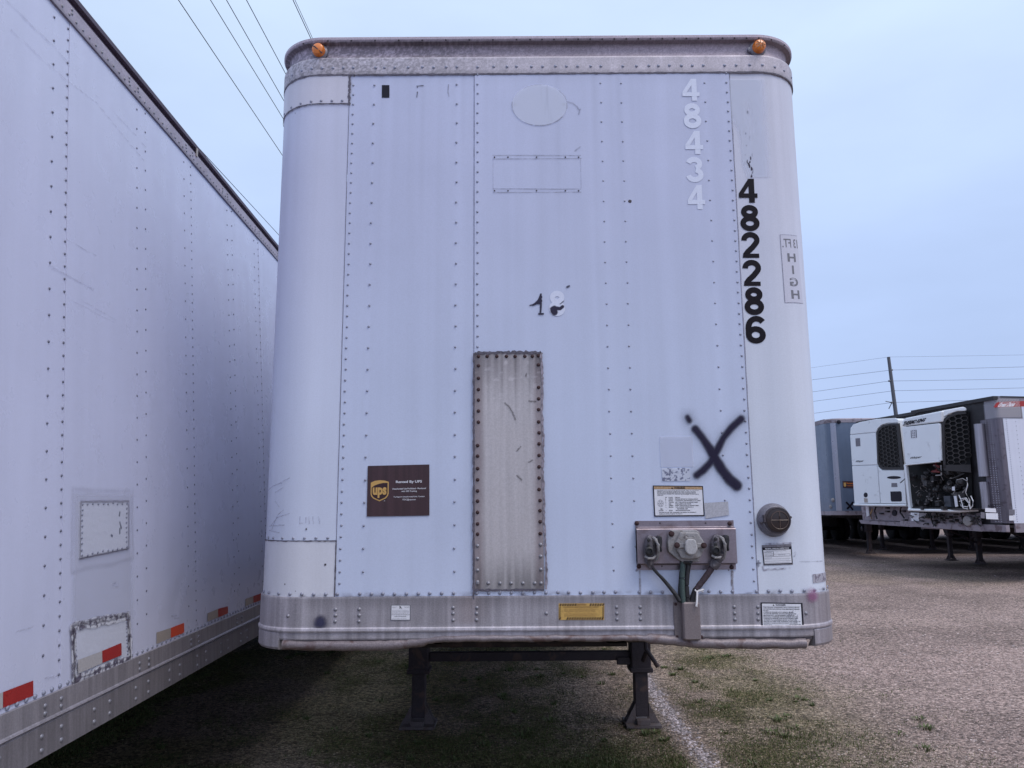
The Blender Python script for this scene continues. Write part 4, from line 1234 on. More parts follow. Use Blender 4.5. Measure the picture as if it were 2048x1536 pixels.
# scratches and scribbles on the left corner
scratch(A, [pp(A, (538, 982), (548, 972), (565, 966)), pp(A, (552, 985), (568, 975)), pp(A, (558, 968), (580, 956)), pp(A, (545, 1050), (556, 1035), (580, 1027)), pp(A, (540, 1060), (560, 1066)),
            pp(A, (541, 1052), (570, 1050)), pp(A, (552, 1002), (560, 1014)), pp(A, (545, 1060), (557, 1030), (568, 1020)), pp(A, (601, 1033), (600, 1047), (606, 1046)), pp(A, (612, 1035), (612, 1046)), pp(A, (618, 1034), (619, 1047)),
            pp(A, (626, 1033), (627, 1047)), pp(A, (637, 1033), (640, 1047))], .0024, (.30, .30, .42), .6, .0045, CT, 'scratches', .003, 'thin scratches and scribbles low on the left corner', 21)
for x, y, r in ((613, 1058, .004), (651, 1129, .005), (571, 1168, .003), (592, 1014 + 168, .002), (592, 227, .0022)):
    s_, z_ = A.pix(x, y); rivet('screw_hole', A, s_, z_, .0045, r, M['darkedge'], CT, h=.0008)
def edgegrime(S, Z):
    n = fbm(S * 22, Z * 60, 111, 3)
    return sst(.5, .75, n) * sst(1.345, 1.312, Z) * .6, (.22, .21, .25)
decal('grime', A, P0 + .1, P1 - .1, 1.312, 1.35, .006, edgegrime, CT, .0072)
# ---- labels
def sticker(name, tl, tr, bl, bg, d, label, sf=None, par=None, br=None):
    sh = Sheet(sf or A, tl, tr, bl, d, br); o = sh.base(name, M[bg] if isinstance(bg, str) else bg, par or CT, label)
    return sh, o
sh, o = sticker('rental_sticker', (736, 932), (859, 929), (734, 1033), 'brown', .0055, 'brown rental sticker with a gold shield and white print', br=(859, 1031))
sh.quads('shield', [[(.055, .335), (.055, .56), (.065, .605), (.10, .65), (.20, .705), (.30, .65), (.332, .605), (.345, .56), (.345, .325), (.28, .30), (.20, .29), (.12, .30)][::1]], M['gold'], o, 1)
sh.quads('shield_field', [[(.072, .43), (.072, .55), (.085, .595), (.11, .63), (.20, .682), (.29, .63), (.315, .595), (.327, .55), (.327, .345), (.26, .345), (.19, .36), (.12, .39)]], M['darkbrown'], o, 2)
sh.text('lettering', [('ups', .088, .43, .312, .64, .045)], M['gold'], o, 3.5)
sh.text('lettering', [('Rented By UPS', .46, .305, .88, .37, .02), ('Unauthorized Use Prohibited - Monitored', .405, .45, .945, .482, .012), ('with GPS Tracking', .55, .503, .80, .54, .012),
                      ('To Report Unauthorized Use, Contact', .425, .612, .925, .645, .012), ('TIDC@ups.com', .565, .665, .78, .705, .012), ('®', .27, .69, .29, .71, .0)], M['white'], o, 2)
sh, o = sticker('warning_sticker', (1305, 971), (1405, 972), (1308, 1033), 'black', .0085, 'white wiring WARNING sticker with a tan heading above the connector plate', br=(1408, 1032))
sh.quads('sticker_field', [(.02, .125, .98, .965)], M['white'], o, 1); sh.quads('heading', [(.02, .03, .98, .118)], M['tan'], o, 1)
sh.text('lettering', [('WARNING', .42, .038, .64, .108, .03)], M['black'], o, 2)
sh.quads('emblem', [[(.36, .105), (.40, .105), (.38, .045)]], M['black'], o, 2)
W = ['EQUIPPED WITH ANTI-LOCK BRAKE SYSTEM (ABS). TO FUNCTION', 'PROPERLY ANTI-LOCK BRAKE SYSTEM POWER NEEDS TO SUPPLY MINIMUM', 'OF VOLTAGE AT TRAILER ELECTRICAL PIN 4 FOR THE BRAKE CIRCUIT', 'CONTINUOUS POWER FOR ABS MUST BE PROVIDED TO PIN 7 BLUE', 'CIRCUIT']
T_ = lines_of(W[:4], 4, .08, .93, .15, .30, .66, 1, .02) + [(W[4], .08, .305, .20, .33, .02)]
rows = [('PIN', 'COLOR', 'CIRCUIT'), ('1', 'WHITE', 'GROUND RETURN TO TOWING VEHICLE'), ('2', 'BLACK', 'CLEARANCE, SIDE MARKER & I.D. LAMPS'), ('3', 'YELLOW', 'LEFT TURN SIGNAL & HAZARD LAMPS'), ('4', 'RED', 'STOP LAMPS & ABS POWER'),
        ('5', 'GREEN', 'RIGHT TURN SIGNAL & HAZARD LAMPS'), ('6', 'BROWN', 'TAIL, LICENSE CLEARANCE &'), ('', '', 'SIDE MARKER LAMPS'), ('7', 'BLUE', 'ABS CONTINUOUS POWER')]
for i, (a, b, c) in enumerate(rows):
    v0 = .37 + i * .053; v1 = v0 + .032
    if a: T_.append((a, .235, v0, .235 + (.03 if len(a) > 1 else .012), v1, .02))
    if b: T_.append((b, .30, v0, .30 + .017 * len(b), v1, .02))
    T_.append((c, .43 if i != 7 else .46, v0, min(.95, .43 + .0145 * len(c)), v1, .02))
T_ += [('ABS', .12, .745, .17, .775, .02), ('SOCKET', .09, .795, .19, .825, .02), ('FAILURE TO USE THIS WARNING CAN RESULT IN PROPERTY', .10, .86, .84, .89, .02), ('DAMAGE, SERIOUS INJURY OR DEATH', .10, .91, .56, .94, .02)]
sh.text('lettering', [l_[:5] + (.03,) for l_ in T_], M['black'], o, 2)
R_ = []
for k in range(16):
    a0, a1 = k * math.pi / 8, (k + .75) * math.pi / 8
    R_.append([(.135 + .060 * math.cos(a0), .58 + .115 * math.sin(a0)), (.135 + .060 * math.cos(a1), .58 + .115 * math.sin(a1)), (.135 + .052 * math.cos(a1), .58 + .100 * math.sin(a1)), (.135 + .052 * math.cos(a0), .58 + .100 * math.sin(a0))])
for k in range(7):
    a = k * math.pi / 3; r_ = 0 if k == 6 else .032
    cx_, cy_ = .135 + r_ * math.cos(a), .58 + r_ * 1.9 * math.sin(a)
    R_.append((cx_ - .008, cy_ - .016, cx_ + .008, cy_ + .016))
sh.quads('socket_diagram', R_, M['grey'], o, 2)
# inspection label
sh, o = sticker('inspection_sticker', (1523, 1090), (1582, 1088), (1527, 1131), 'bezel', .0030, 'inspection label with black heading and ruled lines below the round lamp', br=(1585, 1129))
sh.quads('sticker_border', [(.0, .12, 1.0, .95)], M['black'], o, 1); sh.quads('sticker_field', [(.035, .255, .965, .915)], M['white'], o, 2)
sh.text('lettering', [('FEDERAL ANNUAL INSPECTION', .10, .155, .90, .225, .02)], M['white'], o, 3)
sh.text('lettering', [('CERTIFICATE OF COMPLIANCE UNIT PASSED', .12, .285, .80, .32, .01), ('INSPECTION DATE', .06, .36, .30, .40, .01), ('UNIT NUMBER', .06, .50, .36, .535, .01), ('INSPECTED BY', .52, .49, .76, .525, .01)], M['grey'], o, 3)
sh.quads('ruled_line', [(.05, .565, .93, .58), (.36, .33, .375, .56), (.05, .44, .36, .452), (.36, .46, .93, .47), (.92, .46, .93, .575), (.05, .33, .36, .342), (.05, .69, .93, .70), (.05, .79, .93, .80), (.05, .635, .30, .65), (.05, .87, .90, .88)], M['grey'], o, 3)
# danger label
sh, o = sticker('danger_sticker', (1519, 1204), (1601, 1205), (1521, 1252), 'black', .0145, 'white DANGER label with black border on the bottom rail', br=(1604, 1251))
sh.quads('sticker_field', [(.03, .045, .955, .955)], M['white'], o, 1)
sh.text('lettering', [('DANGER', .36, .06, .60, .125, .03)], M['black'], o, 2); sh.quads('emblem', [[(.285, .13), (.33, .13), (.307, .065)]], M['black'], o, 2)
D_ = ['THIS TRAILER IS EQUIPPED WITH SPRING BRAKE', 'ACTUATORS FOR PARKING AND EMERGENCY BRAKES', 'DO NOT', '1 OPERATE TRAILER WITH SPRING BRAKE', 'ACTUATOR REMOVED OR WITH SPRINGS CAGED', 'MECHANICALLY OR DISASSEMBLE ACTUATOR', 'MANUALLY COMPRESS SPRING BEFORE SERVICE', 'CAGE BOTH SPRINGS AND BLOCK WHEELS FIRST', 'ATTEMPT TO DISASSEMBLE BRAKE ACTUATORS', 'FAILURE TO HEED THIS WARNING CAN RESULT IN', 'PROPERTY DAMAGE SERIOUS INJURY OR DEATH']
L_ = []
for i, q in enumerate(D_):
    v0 = .185 + i * .066; L_.append((q, .055, v0, .055 + min(.87, .0205 * len(q)), v0 + .036, .02))
L_ += [('FORM 1126 01', .06, .915, .24, .94, .01), ('DO NOT REMOVE LABEL', .66, .915, .93, .94, .01)]
sh.text('lettering', [l_[:5] + (.035,) for l_ in L_], M['black'], o, 2); sh.quads('ruled_line', [(.05, .150, .93, .158)], M['grey'], o, 2)
scratch(A, [pp(A, (1577, 1222), (1574, 1234)), pp(A, (1583, 1220), (1578, 1233)), pp(A, (1592, 1228), (1591, 1235)), pp(A, (1590, 1240), (1589, 1244))], .0022, (.3, .3, .36), .8, .0170, CT, seed=33)
# caution label
sh, o = sticker('caution_sticker', (1117, 1206), (1208, 1205.5), (1117, 1239), 'yellow', .0140, 'yellow CAUTION label with black hazard stripes on the bottom rail', br=(1207.5, 1239))
H_ = []
n = 18
for k in range(n):
    u = .012 + k * .055
    if not (.36 < u < .625): H_.append([(u, .16), (u + .031, .16), (u + .054, .02), (u + .023, .02)])
    if k != 2 and k != 1: H_.append([(u - .01, .985), (u + .021, .985), (u + .046, .835), (u + .015, .835)])
for k in range(6):
    v = .20 + k * .125
    H_.append([(.008, v + .085), (.045, v - .03), (.045, v + .03), (.008, v + .145)]); H_.append([(.955, v + .085), (.992, v - .03), (.992, v + .03), (.955, v + .145)])
sh.quads('hazard_stripe', H_, M['black'], o, 1)
sh.text('lettering', [('CAUTION', .38, .02, .60, .135, .03), ('DO NOT BACK UNDER TRAILER WITHOUT SUPPORT', .10, .185, .88, .265, .02)] +
        lines_of(['1 ALWAYS CHECK THE LANDING GEAR BEFORE UNHOOKING THE TRACTOR', 'CENTER THE LOAD AND INSPECT FLOOR BEFORE LOADING', 'NEVER EXCEED RATED CAPACITY OF THE TRAILER'], 3, .12, .84, .33, .53, .5, 3) +
        lines_of(['2 CHECK THE UPPER COUPLER AND FIFTH WHEEL JAWS BEFORE MOVING', 'KEEP LIGHTS AND REFLECTORS CLEAN AND WORKING', 'SEE OWNER MANUAL FOR SERVICE AND INSPECTION INTERVALS', 'REPLACE THIS LABEL IF DAMAGED'], 4, .12, .84, .58, .82, .5, 4), mat('brown_small_print', (.20, .10, .04), .6), o, 2)
# small label on the left of the rail
sh, o = sticker('small_sticker', (783, 1209), (822, 1209), (782, 1240), 'grey', .0140, 'small white label with an animal emblem on the bottom rail', br=(822, 1240))
sh.quads('sticker_field', [(.035, .04, .96, .95)], M['white'], o, 1)
sh.text('lettering', [('QUALITY', .06, .12, .32, .17, .01), ('TRAILERS', .66, .11, .94, .16, .01), ('THIS TRAILER WAS BUILT TO CONFORM WITH', .06, .36, .93, .395, .01), ('APPLICABLE SAFETY STANDARDS', .06, .43, .93, .465, .01), ('AND REGULATIONS IN FORCE AT THE', .06, .51, .90, .55, .01), ('DATE OF MANUFACTURE SEE CERTIFICATE', .04, .61, .95, .65, .04), ('LABEL FOR RATINGS', .20, .71, .78, .76, .04), ('LEFT SIDE FRONT', .07, .87, .80, .90, .0)], M['grey'], o, 2)
sh.quads('emblem', [[(.43, .07), (.47, .07), (.52, .14), (.55, .22), (.58, .25), (.55, .25), (.50, .17), (.475, .17), (.475, .25), (.45, .25), (.45, .14)]], M['black'], o, 2)
# blank grey square, scraped label, pale rectangle, worn foil
sh, o = sticker('blank_sticker', (1407, 1006), (1455, 1003), (1410, 1037), mat('grey_blank_label', (.42, .42, .47), .6, grain=.15), .0085, 'blank grey label right of the WARNING sticker', br=(1457, 1030))
def worn(sd, base, dk, th=.5):
    def fn(S, Z):
        n = fbm(S * 110, Z * 110, sd, 3); k = sst(th, th + .1, n)
        return .75 + 0 * S, np.array(base) * (1 - k[..., None]) + np.array(dk) * k[..., None]
    return fn
q0, q1 = A.pix(1324, 962), A.pix(1379, 936)
decal('scraped_sticker', A, q0[0], q1[0], q0[1], q1[1], .003, worn(121, (.66, .69, .80), (.16, .17, .26), .56), CT, .0082, 'scraped speckled label above the WARNING sticker')
q0, q1 = A.pix(1321, 934), A.pix(1384, 873)
decal('pale_rectangle', A, q0[0], q1[0], q0[1], q1[1], .01, lambda S, Z: (.5 + 0 * S, (.66, .69, .82)), CT, .0078)
q0, q1 = A.pix(1625, 1166), A.pix(1653, 1143)
decal('worn_foil_label', A, q0[0], q1[0], q0[1], q1[1], .003, worn(131, (.44, .42, .48), (.20, .17, .22), .52), CT, .0040, 'worn foil label near the right corner edge')
scratch(A, [pp(A, (1525, 1131), (1527, 1140), (1582, 1136)), pp(A, (1590, 1105), (1588, 1112)), pp(A, (1525, 1088), (1581, 1086))], .007, (.35, .33, .40), .6, .0026, CT, seed=141, nz=.9)
scratch(A, [pp(A, (1516, 1122), (1516, 1132)), pp(A, (1513, 1127), (1519, 1126))], .006, DK, .9, .0066, CT, seed=142)
scratch(A, [pp(A, (1599, 1123), (1644, 1122))], .003, (.35, .36, .44), .5, .0026, CT, seed=143)
# height label printed in reverse
sh, o = sticker('height_sticker', (1559, 469.5), (1593, 472), (1569, 606), mat('clear_label_film', (.55, .545, .64), .35, grain=.03), .0022, 'narrow clear height label reading 13 FT. HIGH in mirror writing', br=(1605, 607.5))
sh.text('lettering', [('13 FT.', .08, .06, .96, .19, .01)], M['grey'], o, 1, mirror=True)
for ch, v0, u0, u1 in (('H', .275, .28, .74), ('I', .455, .47, .57), ('G', .635, .30, .76), ('H', .815, .32, .78)):
    sh.text('lettering', [(ch, u0, v0, u1, v0 + .125, .03)], M['grey'], o, 1, mirror=True)
e_ = .05
sh.quads('label_edge', [(0, 0, 1, .006), (0, .994, 1, 1), (0, .007, .025, .993)], M['seam'], o, .5)

# ---- round lamp on the right corner
s_, z_ = A.pix(1546, 1040); an = A.ang(s_); c = A.place(s_, z_, .0)
mb = MB(); mb.lathe(c, [(.073, .0), (.073, -.010), (.070, -.018), (.062, -.036), (.057, -.041), (.050, -.038)], 40, 'y', an * .35)
LMP = mb.build('clearance_lamp', M['bezel'], CT, True, label='round brown front lamp in a grey housing')
c2_ = (c[0] + .007, c[1] + .016, c[2])
mb = MB(); mb.lathe(c2_, [(.057, -.050), (.057, -.060), (.052, -.062), (.050, -.052)], 36, 'y'); mb.build('lens_ring', M['darkedge'], LMP, True)
mb = MB(); mb.lathe(c2_, [(.053, -.040), (.053, -.056), (.050, -.061), (.030, -.064), (.002, -.065)], 36, 'y', an * .3)
mb.build('lens', M['lens'], LMP, True)
lr = mat('lens_rib_brown', (.10, .065, .055), .35)
mb = MB()
cx0, cy0, cz0 = c2_[0] + .006, c2_[1] - .066, c2_[2]
for a, b in (((-.036, 0), (.036, 0)), ((0, -.036), (0, .036))):
    mb.tube([(cx0 + a[0], cy0 + .002, cz0 + a[1]), (cx0 + a[0] * .5, cy0 + .001, cz0 + a[1] * .5), (cx0, cy0 - .002, cz0), (cx0 + b[0] * .5, cy0 + .001, cz0 + b[1] * .5), (cx0 + b[0], cy0 + .002, cz0 + b[1])], .0022, 6)
mb.tube([(cx0 + .038 * math.cos(t_), cy0 + .002, cz0 + .038 * math.sin(t_)) for t_ in np.linspace(0, 6.283, 25)], .0018, 5, False)
mb.build('lens_rib', lr, LMP)
for da in (-1, 1):
    mb = MB(); mb.lathe((c[0] + da * .063, c[1] - .028, c[2] + da * .012), [(.006, 0), (.006, -.014), (.002, -.016)], 10, 'y'); mb.build('screw', M['darkedge'], LMP)
mb = MB(); mb.rbox(c[0] - .058, c[0] - .048, c[1] - .052, c[1] - .03, c[2] - .01, c[2] + .024, .002); mb.build('latch', M['darkedge'], LMP)

# ---- connector plate
s0, s1 = A.pix(1270, 1045)[0], A.pix(1466, 1045)[0]
zA, zB_, zC, zD, zE = A.pix(1368, 1041)[1], A.pix(1368, 1053)[1], A.pix(1368, 1058)[1], A.pix(1368, 1125)[1], A.pix(1368, 1139)[1]
prof = [(zA, .004), (zA, .009), (zB_, .009), (zB_ - .002, .011), (zC + .003, .034), (zC, .036), (zD, .036), (zD - .002, .034), (zD - .007, .012), (zD - .010, .010), (zE, .010), (zE, .004)]
prof2 = []
for a, b in zip(prof[:-1], prof[1:]): prof2 += [a]
prof2.append(prof[-1])
CP = loft('connector_plate', A, s0, s1, prof2, M['plate'], CT, .05, label='stamped steel plate holding the air and power connections')
mb = MB(); mb.box(s0, s0 + .003, 3.4 - .034, 3.395, zD, zC); mb.box(s1 - .003, s1, 3.4 - .034, 3.395, zD, zC); mb.build('plate_edge', M['plate'], CP)
for x, y in ((1273, 1046.5), (1458, 1047), (1277, 1132.5), (1462, 1134)):
    s_, z_ = A.pix(x, y); rivet('bolt', A, s_, z_, .010, .0105, M['rust'], CP, h=.008)
for x, y in ((1319, 1046), (1410, 1046), (1323, 1132)):
    s_, z_ = A.pix(x, y)
    rivet('screw_hole', A, s_, z_, .010, .004, M['darkedge'], CP, h=.001)
def ZQ(x, y, d=.04):
    """zoomed crop coordinates to a point d in front of the face"""
    return atY(1260 + x / 8.532, 1030 + y / 8.532, 3.4 - d)
def zpoly(pts, d0, d1, mb, k=1.0):
    q = [ZQ(x, y, (d0 + d1) / 2) for x, y in pts]
    mb.prism([(p[0], p[2]) for p in q], 3.4 - d1, 3.4 - d0)
# seven-way socket box
mb = MB(); zpoly([(655, 310), (700, 258), (1130, 258), (1180, 300), (1190, 500), (1172, 700), (1170, 795), (885, 798), (800, 750), (650, 625), (632, 480)], .034, .060, mb)
SK = mb.build('power_socket', M['cast'], CP, label='grey seven pin socket box with a closed lid')
bv = SK.modifiers.new('bevel', 'BEVEL'); bv.width = .004; bv.segments = 2; bv.limit_method = 'ANGLE'
mb = MB(); zpoly([(855, 290), (1130, 290), (1160, 310), (1292, 510), (1200, 720), (1150, 752), (885, 746), (860, 720), (752, 510)], .060, .082, mb)
o = mb.build('socket_cover', M['cast'], SK); bv = o.modifiers.new('bevel', 'BEVEL'); bv.width = .006; bv.segments = 2; bv.limit_method = 'ANGLE'
mb = MB(); zpoly([(775, 480), (1270, 480), (1300, 520), (1262, 560), (790, 568), (752, 520)], .082, .089, mb)
o = mb.build('cover_bar', M['cast'], SK); bv = o.modifiers.new('bevel', 'BEVEL'); bv.width = .003; bv.segments = 2; bv.limit_method = 'ANGLE'
mb = MB(); zpoly([(935, 455), (975, 405), (1090, 405), (1125, 455)] + [(1042 + 108 * math.cos(a), 570 + 112 * math.sin(a)) for a in np.linspace(0, math.pi, 12)], .089, .108, mb)
o = mb.build('socket_lid', mat('worn_cast_metal', (.42, .41, .42), .5, metal=.1, grain=.15, dirt=((.2, .17, .17), .6, 35, .58)), SK); bv = o.modifiers.new('bevel', 'BEVEL'); bv.width = .005; bv.segments = 2; bv.limit_method = 'ANGLE'
mb = MB()
for x in (945, 1093): mb.tube([ZQ(x, 360, .10), ZQ(x, 408, .10)], .0062, 8)
mb.tube([ZQ(945, 398, .103), ZQ(1093, 398, .103)], .0032, 6)
mb.build('lid_hinge', M['cast'], SK, True)
for x, y, d in ((800, 515, .089), (1258, 520, .089), (705, 320, .060)):
    p = ZQ(x, y, d); mb = MB(); mb.lathe(p, [(.0125, 0), (.0125, -.004)], 14, 'y'); mb.lathe((p[0], p[1] - .004, p[2]), [(.0085, 0), (.0085, -.006), (.003, -.007)], 6, 'y'); mb.build('bolt', M['rust'], SK)
# gladhands
def gladhand(cx, cy, flip, label):
    X = lambda x: cx + x
    mb = MB()
    zpoly([(X(-95), cy - 60), (X(-60), cy - 195), (X(-10), cy - 235), (X(60), cy - 215), (X(105), cy - 130), (X(125), cy + 60), (X(105), cy + 160), (X(40), cy + 215), (X(-60), cy + 190), (X(-100), cy + 80)], .034, .062, mb)
    g = mb.build('gladhand', M['castdark'], CP, label=label); bv = g.modifiers.new('bevel', 'BEVEL'); bv.width = .008; bv.segments = 3; bv.limit_method = 'ANGLE'
    mb = MB(); zpoly([(X(-70), cy - 40), (X(-45), cy - 170), (X(0), cy - 205), (X(50), cy - 170), (X(70), cy - 20), (X(62), cy + 80), (X(0), cy + 120), (X(-60), cy + 80)], .062, .084, mb)
    o = mb.build('gladhand_body', M['castdark'], g); bv = o.modifiers.new('bevel', 'BEVEL'); bv.width = .009; bv.segments = 3; bv.limit_method = 'ANGLE'
    p = ZQ(X(-5), cy + 40, .084); mb = MB(); mb.lathe(p, [(.019, .0), (.019, -.008), (.012, -.012), (.011, -.004), (.002, -.004)], 18, 'y'); mb.build('seal_ring', M['rubber'], g, True)
    for dy in (-150, -60):
        p = ZQ(X(-15), cy + dy, .084); mb = MB(); mb.lathe(p, [(.0075, 0), (.0075, -.005), (.002, -.006)], 10, 'y'); mb.build('bolt', M['rubber'], g)
    mb = MB(); mb.tube([ZQ(X(70), cy - 190, .07), ZQ(X(120), cy - 150, .09), ZQ(X(150), cy - 60, .095), ZQ(X(160), cy + 60, .085), ZQ(X(140), cy + 170, .07), ZQ(X(90), cy + 225, .06)], [.005, .007, .0075, .006, .0055, .004], 8)
    mb.build('chain', M['cast'], g, True)
    mb = MB(); zpoly([(X(118), cy - 180), (X(150), cy - 225), (X(195), cy - 215), (X(205), cy - 130), (X(195), cy - 30), (X(208), cy + 30), (X(180), cy + 60), (X(160), cy - 20), (X(130), cy - 90)], .045, .095, mb)
    o = mb.build('dust_cover', M['rubber'], g); bv = o.modifiers.new('bevel', 'BEVEL'); bv.width = .006; bv.segments = 2; bv.limit_method = 'ANGLE'
    mb = MB(); mb.tube([ZQ(X(-70), cy + 130, .075), ZQ(X(-20), cy + 165, .085), ZQ(X(60), cy + 165, .08), ZQ(X(110), cy + 120, .07)], .0055, 8); mb.build('clamp', M['cast'], g, True)
    return g
g1 = gladhand(330, 575, 1, 'greasy grey air coupling on the left of the socket')
mb = MB(); mb.tube([ZQ(330, 745, .055), ZQ(335, 810, .052), ZQ(352, 850, .046), ZQ(372, 885, .036)], [.019, .017, .013, .010], 12); mb.build('hose_fitting', M['castdark'], g1, True)
g2 = gladhand(1470, 560, -1, 'greasy grey air coupling on the right of the socket')
mb = MB(); mb.tube([ZQ(1560, 640, .07), ZQ(1530, 740, .06), ZQ(1490, 790, .056)], [.016, .018, .016], 12); mb.tube([ZQ(1490, 790, .056), ZQ(1440, 850, .053), ZQ(1410, 890, .050)], [.021, .0225, .020], 12); mb.build('hose_fitting', M['castdark'], g2, True)
def hose(pts, r, m, label=None, rough=0, parent=None):
    P_ = [Vector(ZQ(*p)) for p in pts]; q = []
    for i in range(len(P_) - 1):
        a, b = P_[i], P_[i + 1]
        for k in range(5): q.append(a.lerp(b, k / 5) + Vector((rnd.uniform(-1, 1), 0, rnd.uniform(-1, 1))) * rough)
    q.append(P_[-1]); sm = []
    for i in range(len(q)):
        lo, hi = max(0, i - 2), min(len(q), i + 3); sm.append(sum(q[lo:hi], Vector()) / (hi - lo))
    sm[0], sm[-1] = q[0], q[-1]
    R = [(r if not isinstance(r, tuple) else r[0] + (r[1] - r[0]) * i / (len(sm) - 1)) * (1 + rnd.uniform(-1, 1) * rough * 60) for i in range(len(sm))]
    mb = MB(); mb.tube(sm, R, 12); return mb.build('air_hose', m, parent or CT, True, label=label)
hose([(368, 875, .036), (450, 980, .036), (580, 1110, .038), (700, 1260, .042), (790, 1370, .046), (850, 1470, .048)], (.0060, .0100), M['rubber'], 'black hose slanting down from the left coupling')
hose([(905, 800, .045), (898, 900, .047), (890, 1100, .048), (895, 1300, .047), (910, 1490, .046)], .0115, M['greenhose'], 'faded green cable below the socket')
hose([(1010, 800, .045), (985, 950, .046), (965, 1150, .046), (970, 1330, .046), (985, 1490, .046)], .0105, M['rubber'], 'black cable beside the green one')
hose([(880, 950, .032), (862, 1150, .030), (850, 1300, .034), (870, 1490, .038)], .009, M['rubber'], 'black cable behind the green one')
hose([(1412, 885, .050), (1340, 990, .050), (1250, 1110, .048), (1190, 1190, .048), (1130, 1270, .047)], (.0140, .0125), M['maroonhose'], 'thick taped hose from the right coupling', .0008)
hose([(1130, 1270, .047), (1105, 1330, .044), (1080, 1400, .043), (1060, 1490, .042)], .0135, M['rubber'], 'lower end of the right hose')
mb = MB()
mb.tube([ZQ(900, 790, .045), ZQ(1000, 790, .045), ZQ(1050, 830, .048)], .016, 10); mb.build('cable_gland', M['rubber'], SK, True)
for q in ([(1105, 1275, .062), (1130, 1300, .064), (1145, 1310, .066), (1190, 1280, .064)], [(1145, 1310, .066), (1200, 1290, .062), (1240, 1270, .058), (1255, 1278, .05)], [(1190, 1290, .06), (1235, 1298, .056), (1245, 1310, .05)],
          [(1143, 1310, .066), (1140, 1400, .070), (1137, 1500, .073), (1128, 1560, .073)], [(1150, 1310, .066), (1150, 1420, .070), (1140, 1540, .073), (1150, 1570, .073)]):
    mb = MB(); mb.tube([ZQ(*p) for p in q], .0034, 6); mb.build('string', M['string'], CT, True)

# ---- landing gear and crank
xr, yr_ = 1.00, 6.30
landing_leg(CT, xr, yr_, 1.13, .105, .155, atY(1272, 1341, yr_)[2])
landing_leg(CT, -.75, yr_, 1.13, .105, .155, atY(1272, 1341, yr_)[2])
mb = MB(); za, zb2 = atY(1150, 1302, yr_)[2], atY(1150, 1320, yr_)[2]
mb.rbox(-.67, xr - .08, yr_ - .03, yr_ + .03, zb2, za, .004); mb.build('cross_shaft', M['leg'], CT)
mb = MB(); q = atY(1245, 1324, yr_); mb.rbox(q[0] - .05, xr - .08, yr_ - .05, yr_ - .032, q[2] - .012, q[2] + .045, .003); mb.build('gear_bracket', M['leg'], CT)
mb = MB(); a, b, c = atY(1287, 1275, 6.0), atY(1292, 1297, 6.0), atY(1316, 1334, 5.95)
mb.tube([(a[0], a[1], 1.12), b, c], .017, 8); mb.build('crank_handle', M['leg'], CT, True)
mb = MB(); mb.tube([atY(1287, 1320, 6.15), atY(1294, 1302, 6.02)], .02, 8); mb.build('crank_shaft', M['leg'], CT, True)
for s in (-1, 1):
    x0 = .125 + s * .875
    mb = MB(); mb.tube([(x0, 6.45, .75), (x0, 7.5, 1.12)], .03, 6); mb.build('leg_brace', M['leg'], CT)
rv = [(xr + dx_, z) for z in (.80, .86, .92) for dx_ in (-.05, .05)]

# ================================================================== LEFT TRAILER
LT = thing('semi_trailer', (-1.9, 3.4, 0), 'long white trailer side on the left with red and silver tape and two square patches', 'trailer', 'box trailers parked in the yard')
LEAN = .0718            # the whole trailer leans a little away to the left
B = PlaneSurf((-1.65, 0), (-.03, 1, 0), (1, .03, 0), LEAN)
def TZ(z): return EYE + (z - EYE) / (1 - LEAN * (z - EYE) / 1.65)
LZ0, LZ1 = TZ(1.017), TZ(3.598)
LY0, LY1 = -2.6, 12.9
seams = [2.862 + 1.17 * k for k in range(-4, 8)]
seamx = [B.pix(126.5, 600)[0] + .012, B.pix(382.5, 600)[0] + .012, B.pix(519, 650)[0] + .012]
pitch = (seamx[2] - seamx[0]) / 2
seams = [seamx[0] + pitch * k for k in range(-4, 7)]
def side_col(S, Z):
    c = 1 - .03 * (fbm(S * 9, Z * .4, 202, 3) - .5) * 2 - .025 * (fbm(S * 1.6, Z * 1.2, 206, 3) - .5) * 2
    c = c - .05 * sst(1.35, 1.04, Z) * fbm(S * 8, Z * 8, 207, 3)
    return np.stack([c, c, c], -1)
bounds = [LY0] + [s for s in seams if LY0 < s < LY1] + [LY1]
for a, b in zip(bounds[:-1], bounds[1:]):
    skin('side_panel', B, a, b - .001, LZ0, LZ1, .002 + .0016 * (bounds.index(a) % 2), .03, M['side'], LT, .03 if 1.5 < b and a < 6 else .3, .03 if 1.5 < b and a < 6 else .3,
         side_col, lambda S, Z: .0016 * (fbm(S * 3.5, Z * 3, 214, 2) - .5) + .004 * np.exp(-((S - 4.0) ** 2 + (Z - 1.22) ** 2 * 3) / .05) * (fbm(S * 14, Z * 14, 215, 2) - .5) * 2)
ddz = (B.pix(122, 72 + 0)[1] - B.pix(122, 95)[1])
pts = []; big = []
dzl = .0525
for i, s0 in enumerate(seams):
    z = TZ(3.56)
    while z > 1.09:
        if LY0 < s0 < LY1: pts.append((s0 - .012, z))
        z -= dzl
    z = TZ(3.545)
    while z > 1.09:
        if LY0 < s0 - .11 < LY1: pts.append((s0 - .115, z))
        for q in (s0 + pitch * .5 - .045, s0 + pitch * .5 + .05):
            if LY0 < q < LY1: pts.append((q, z + (.03 if q > s0 + pitch * .5 else 0)))
        z -= 2 * dzl
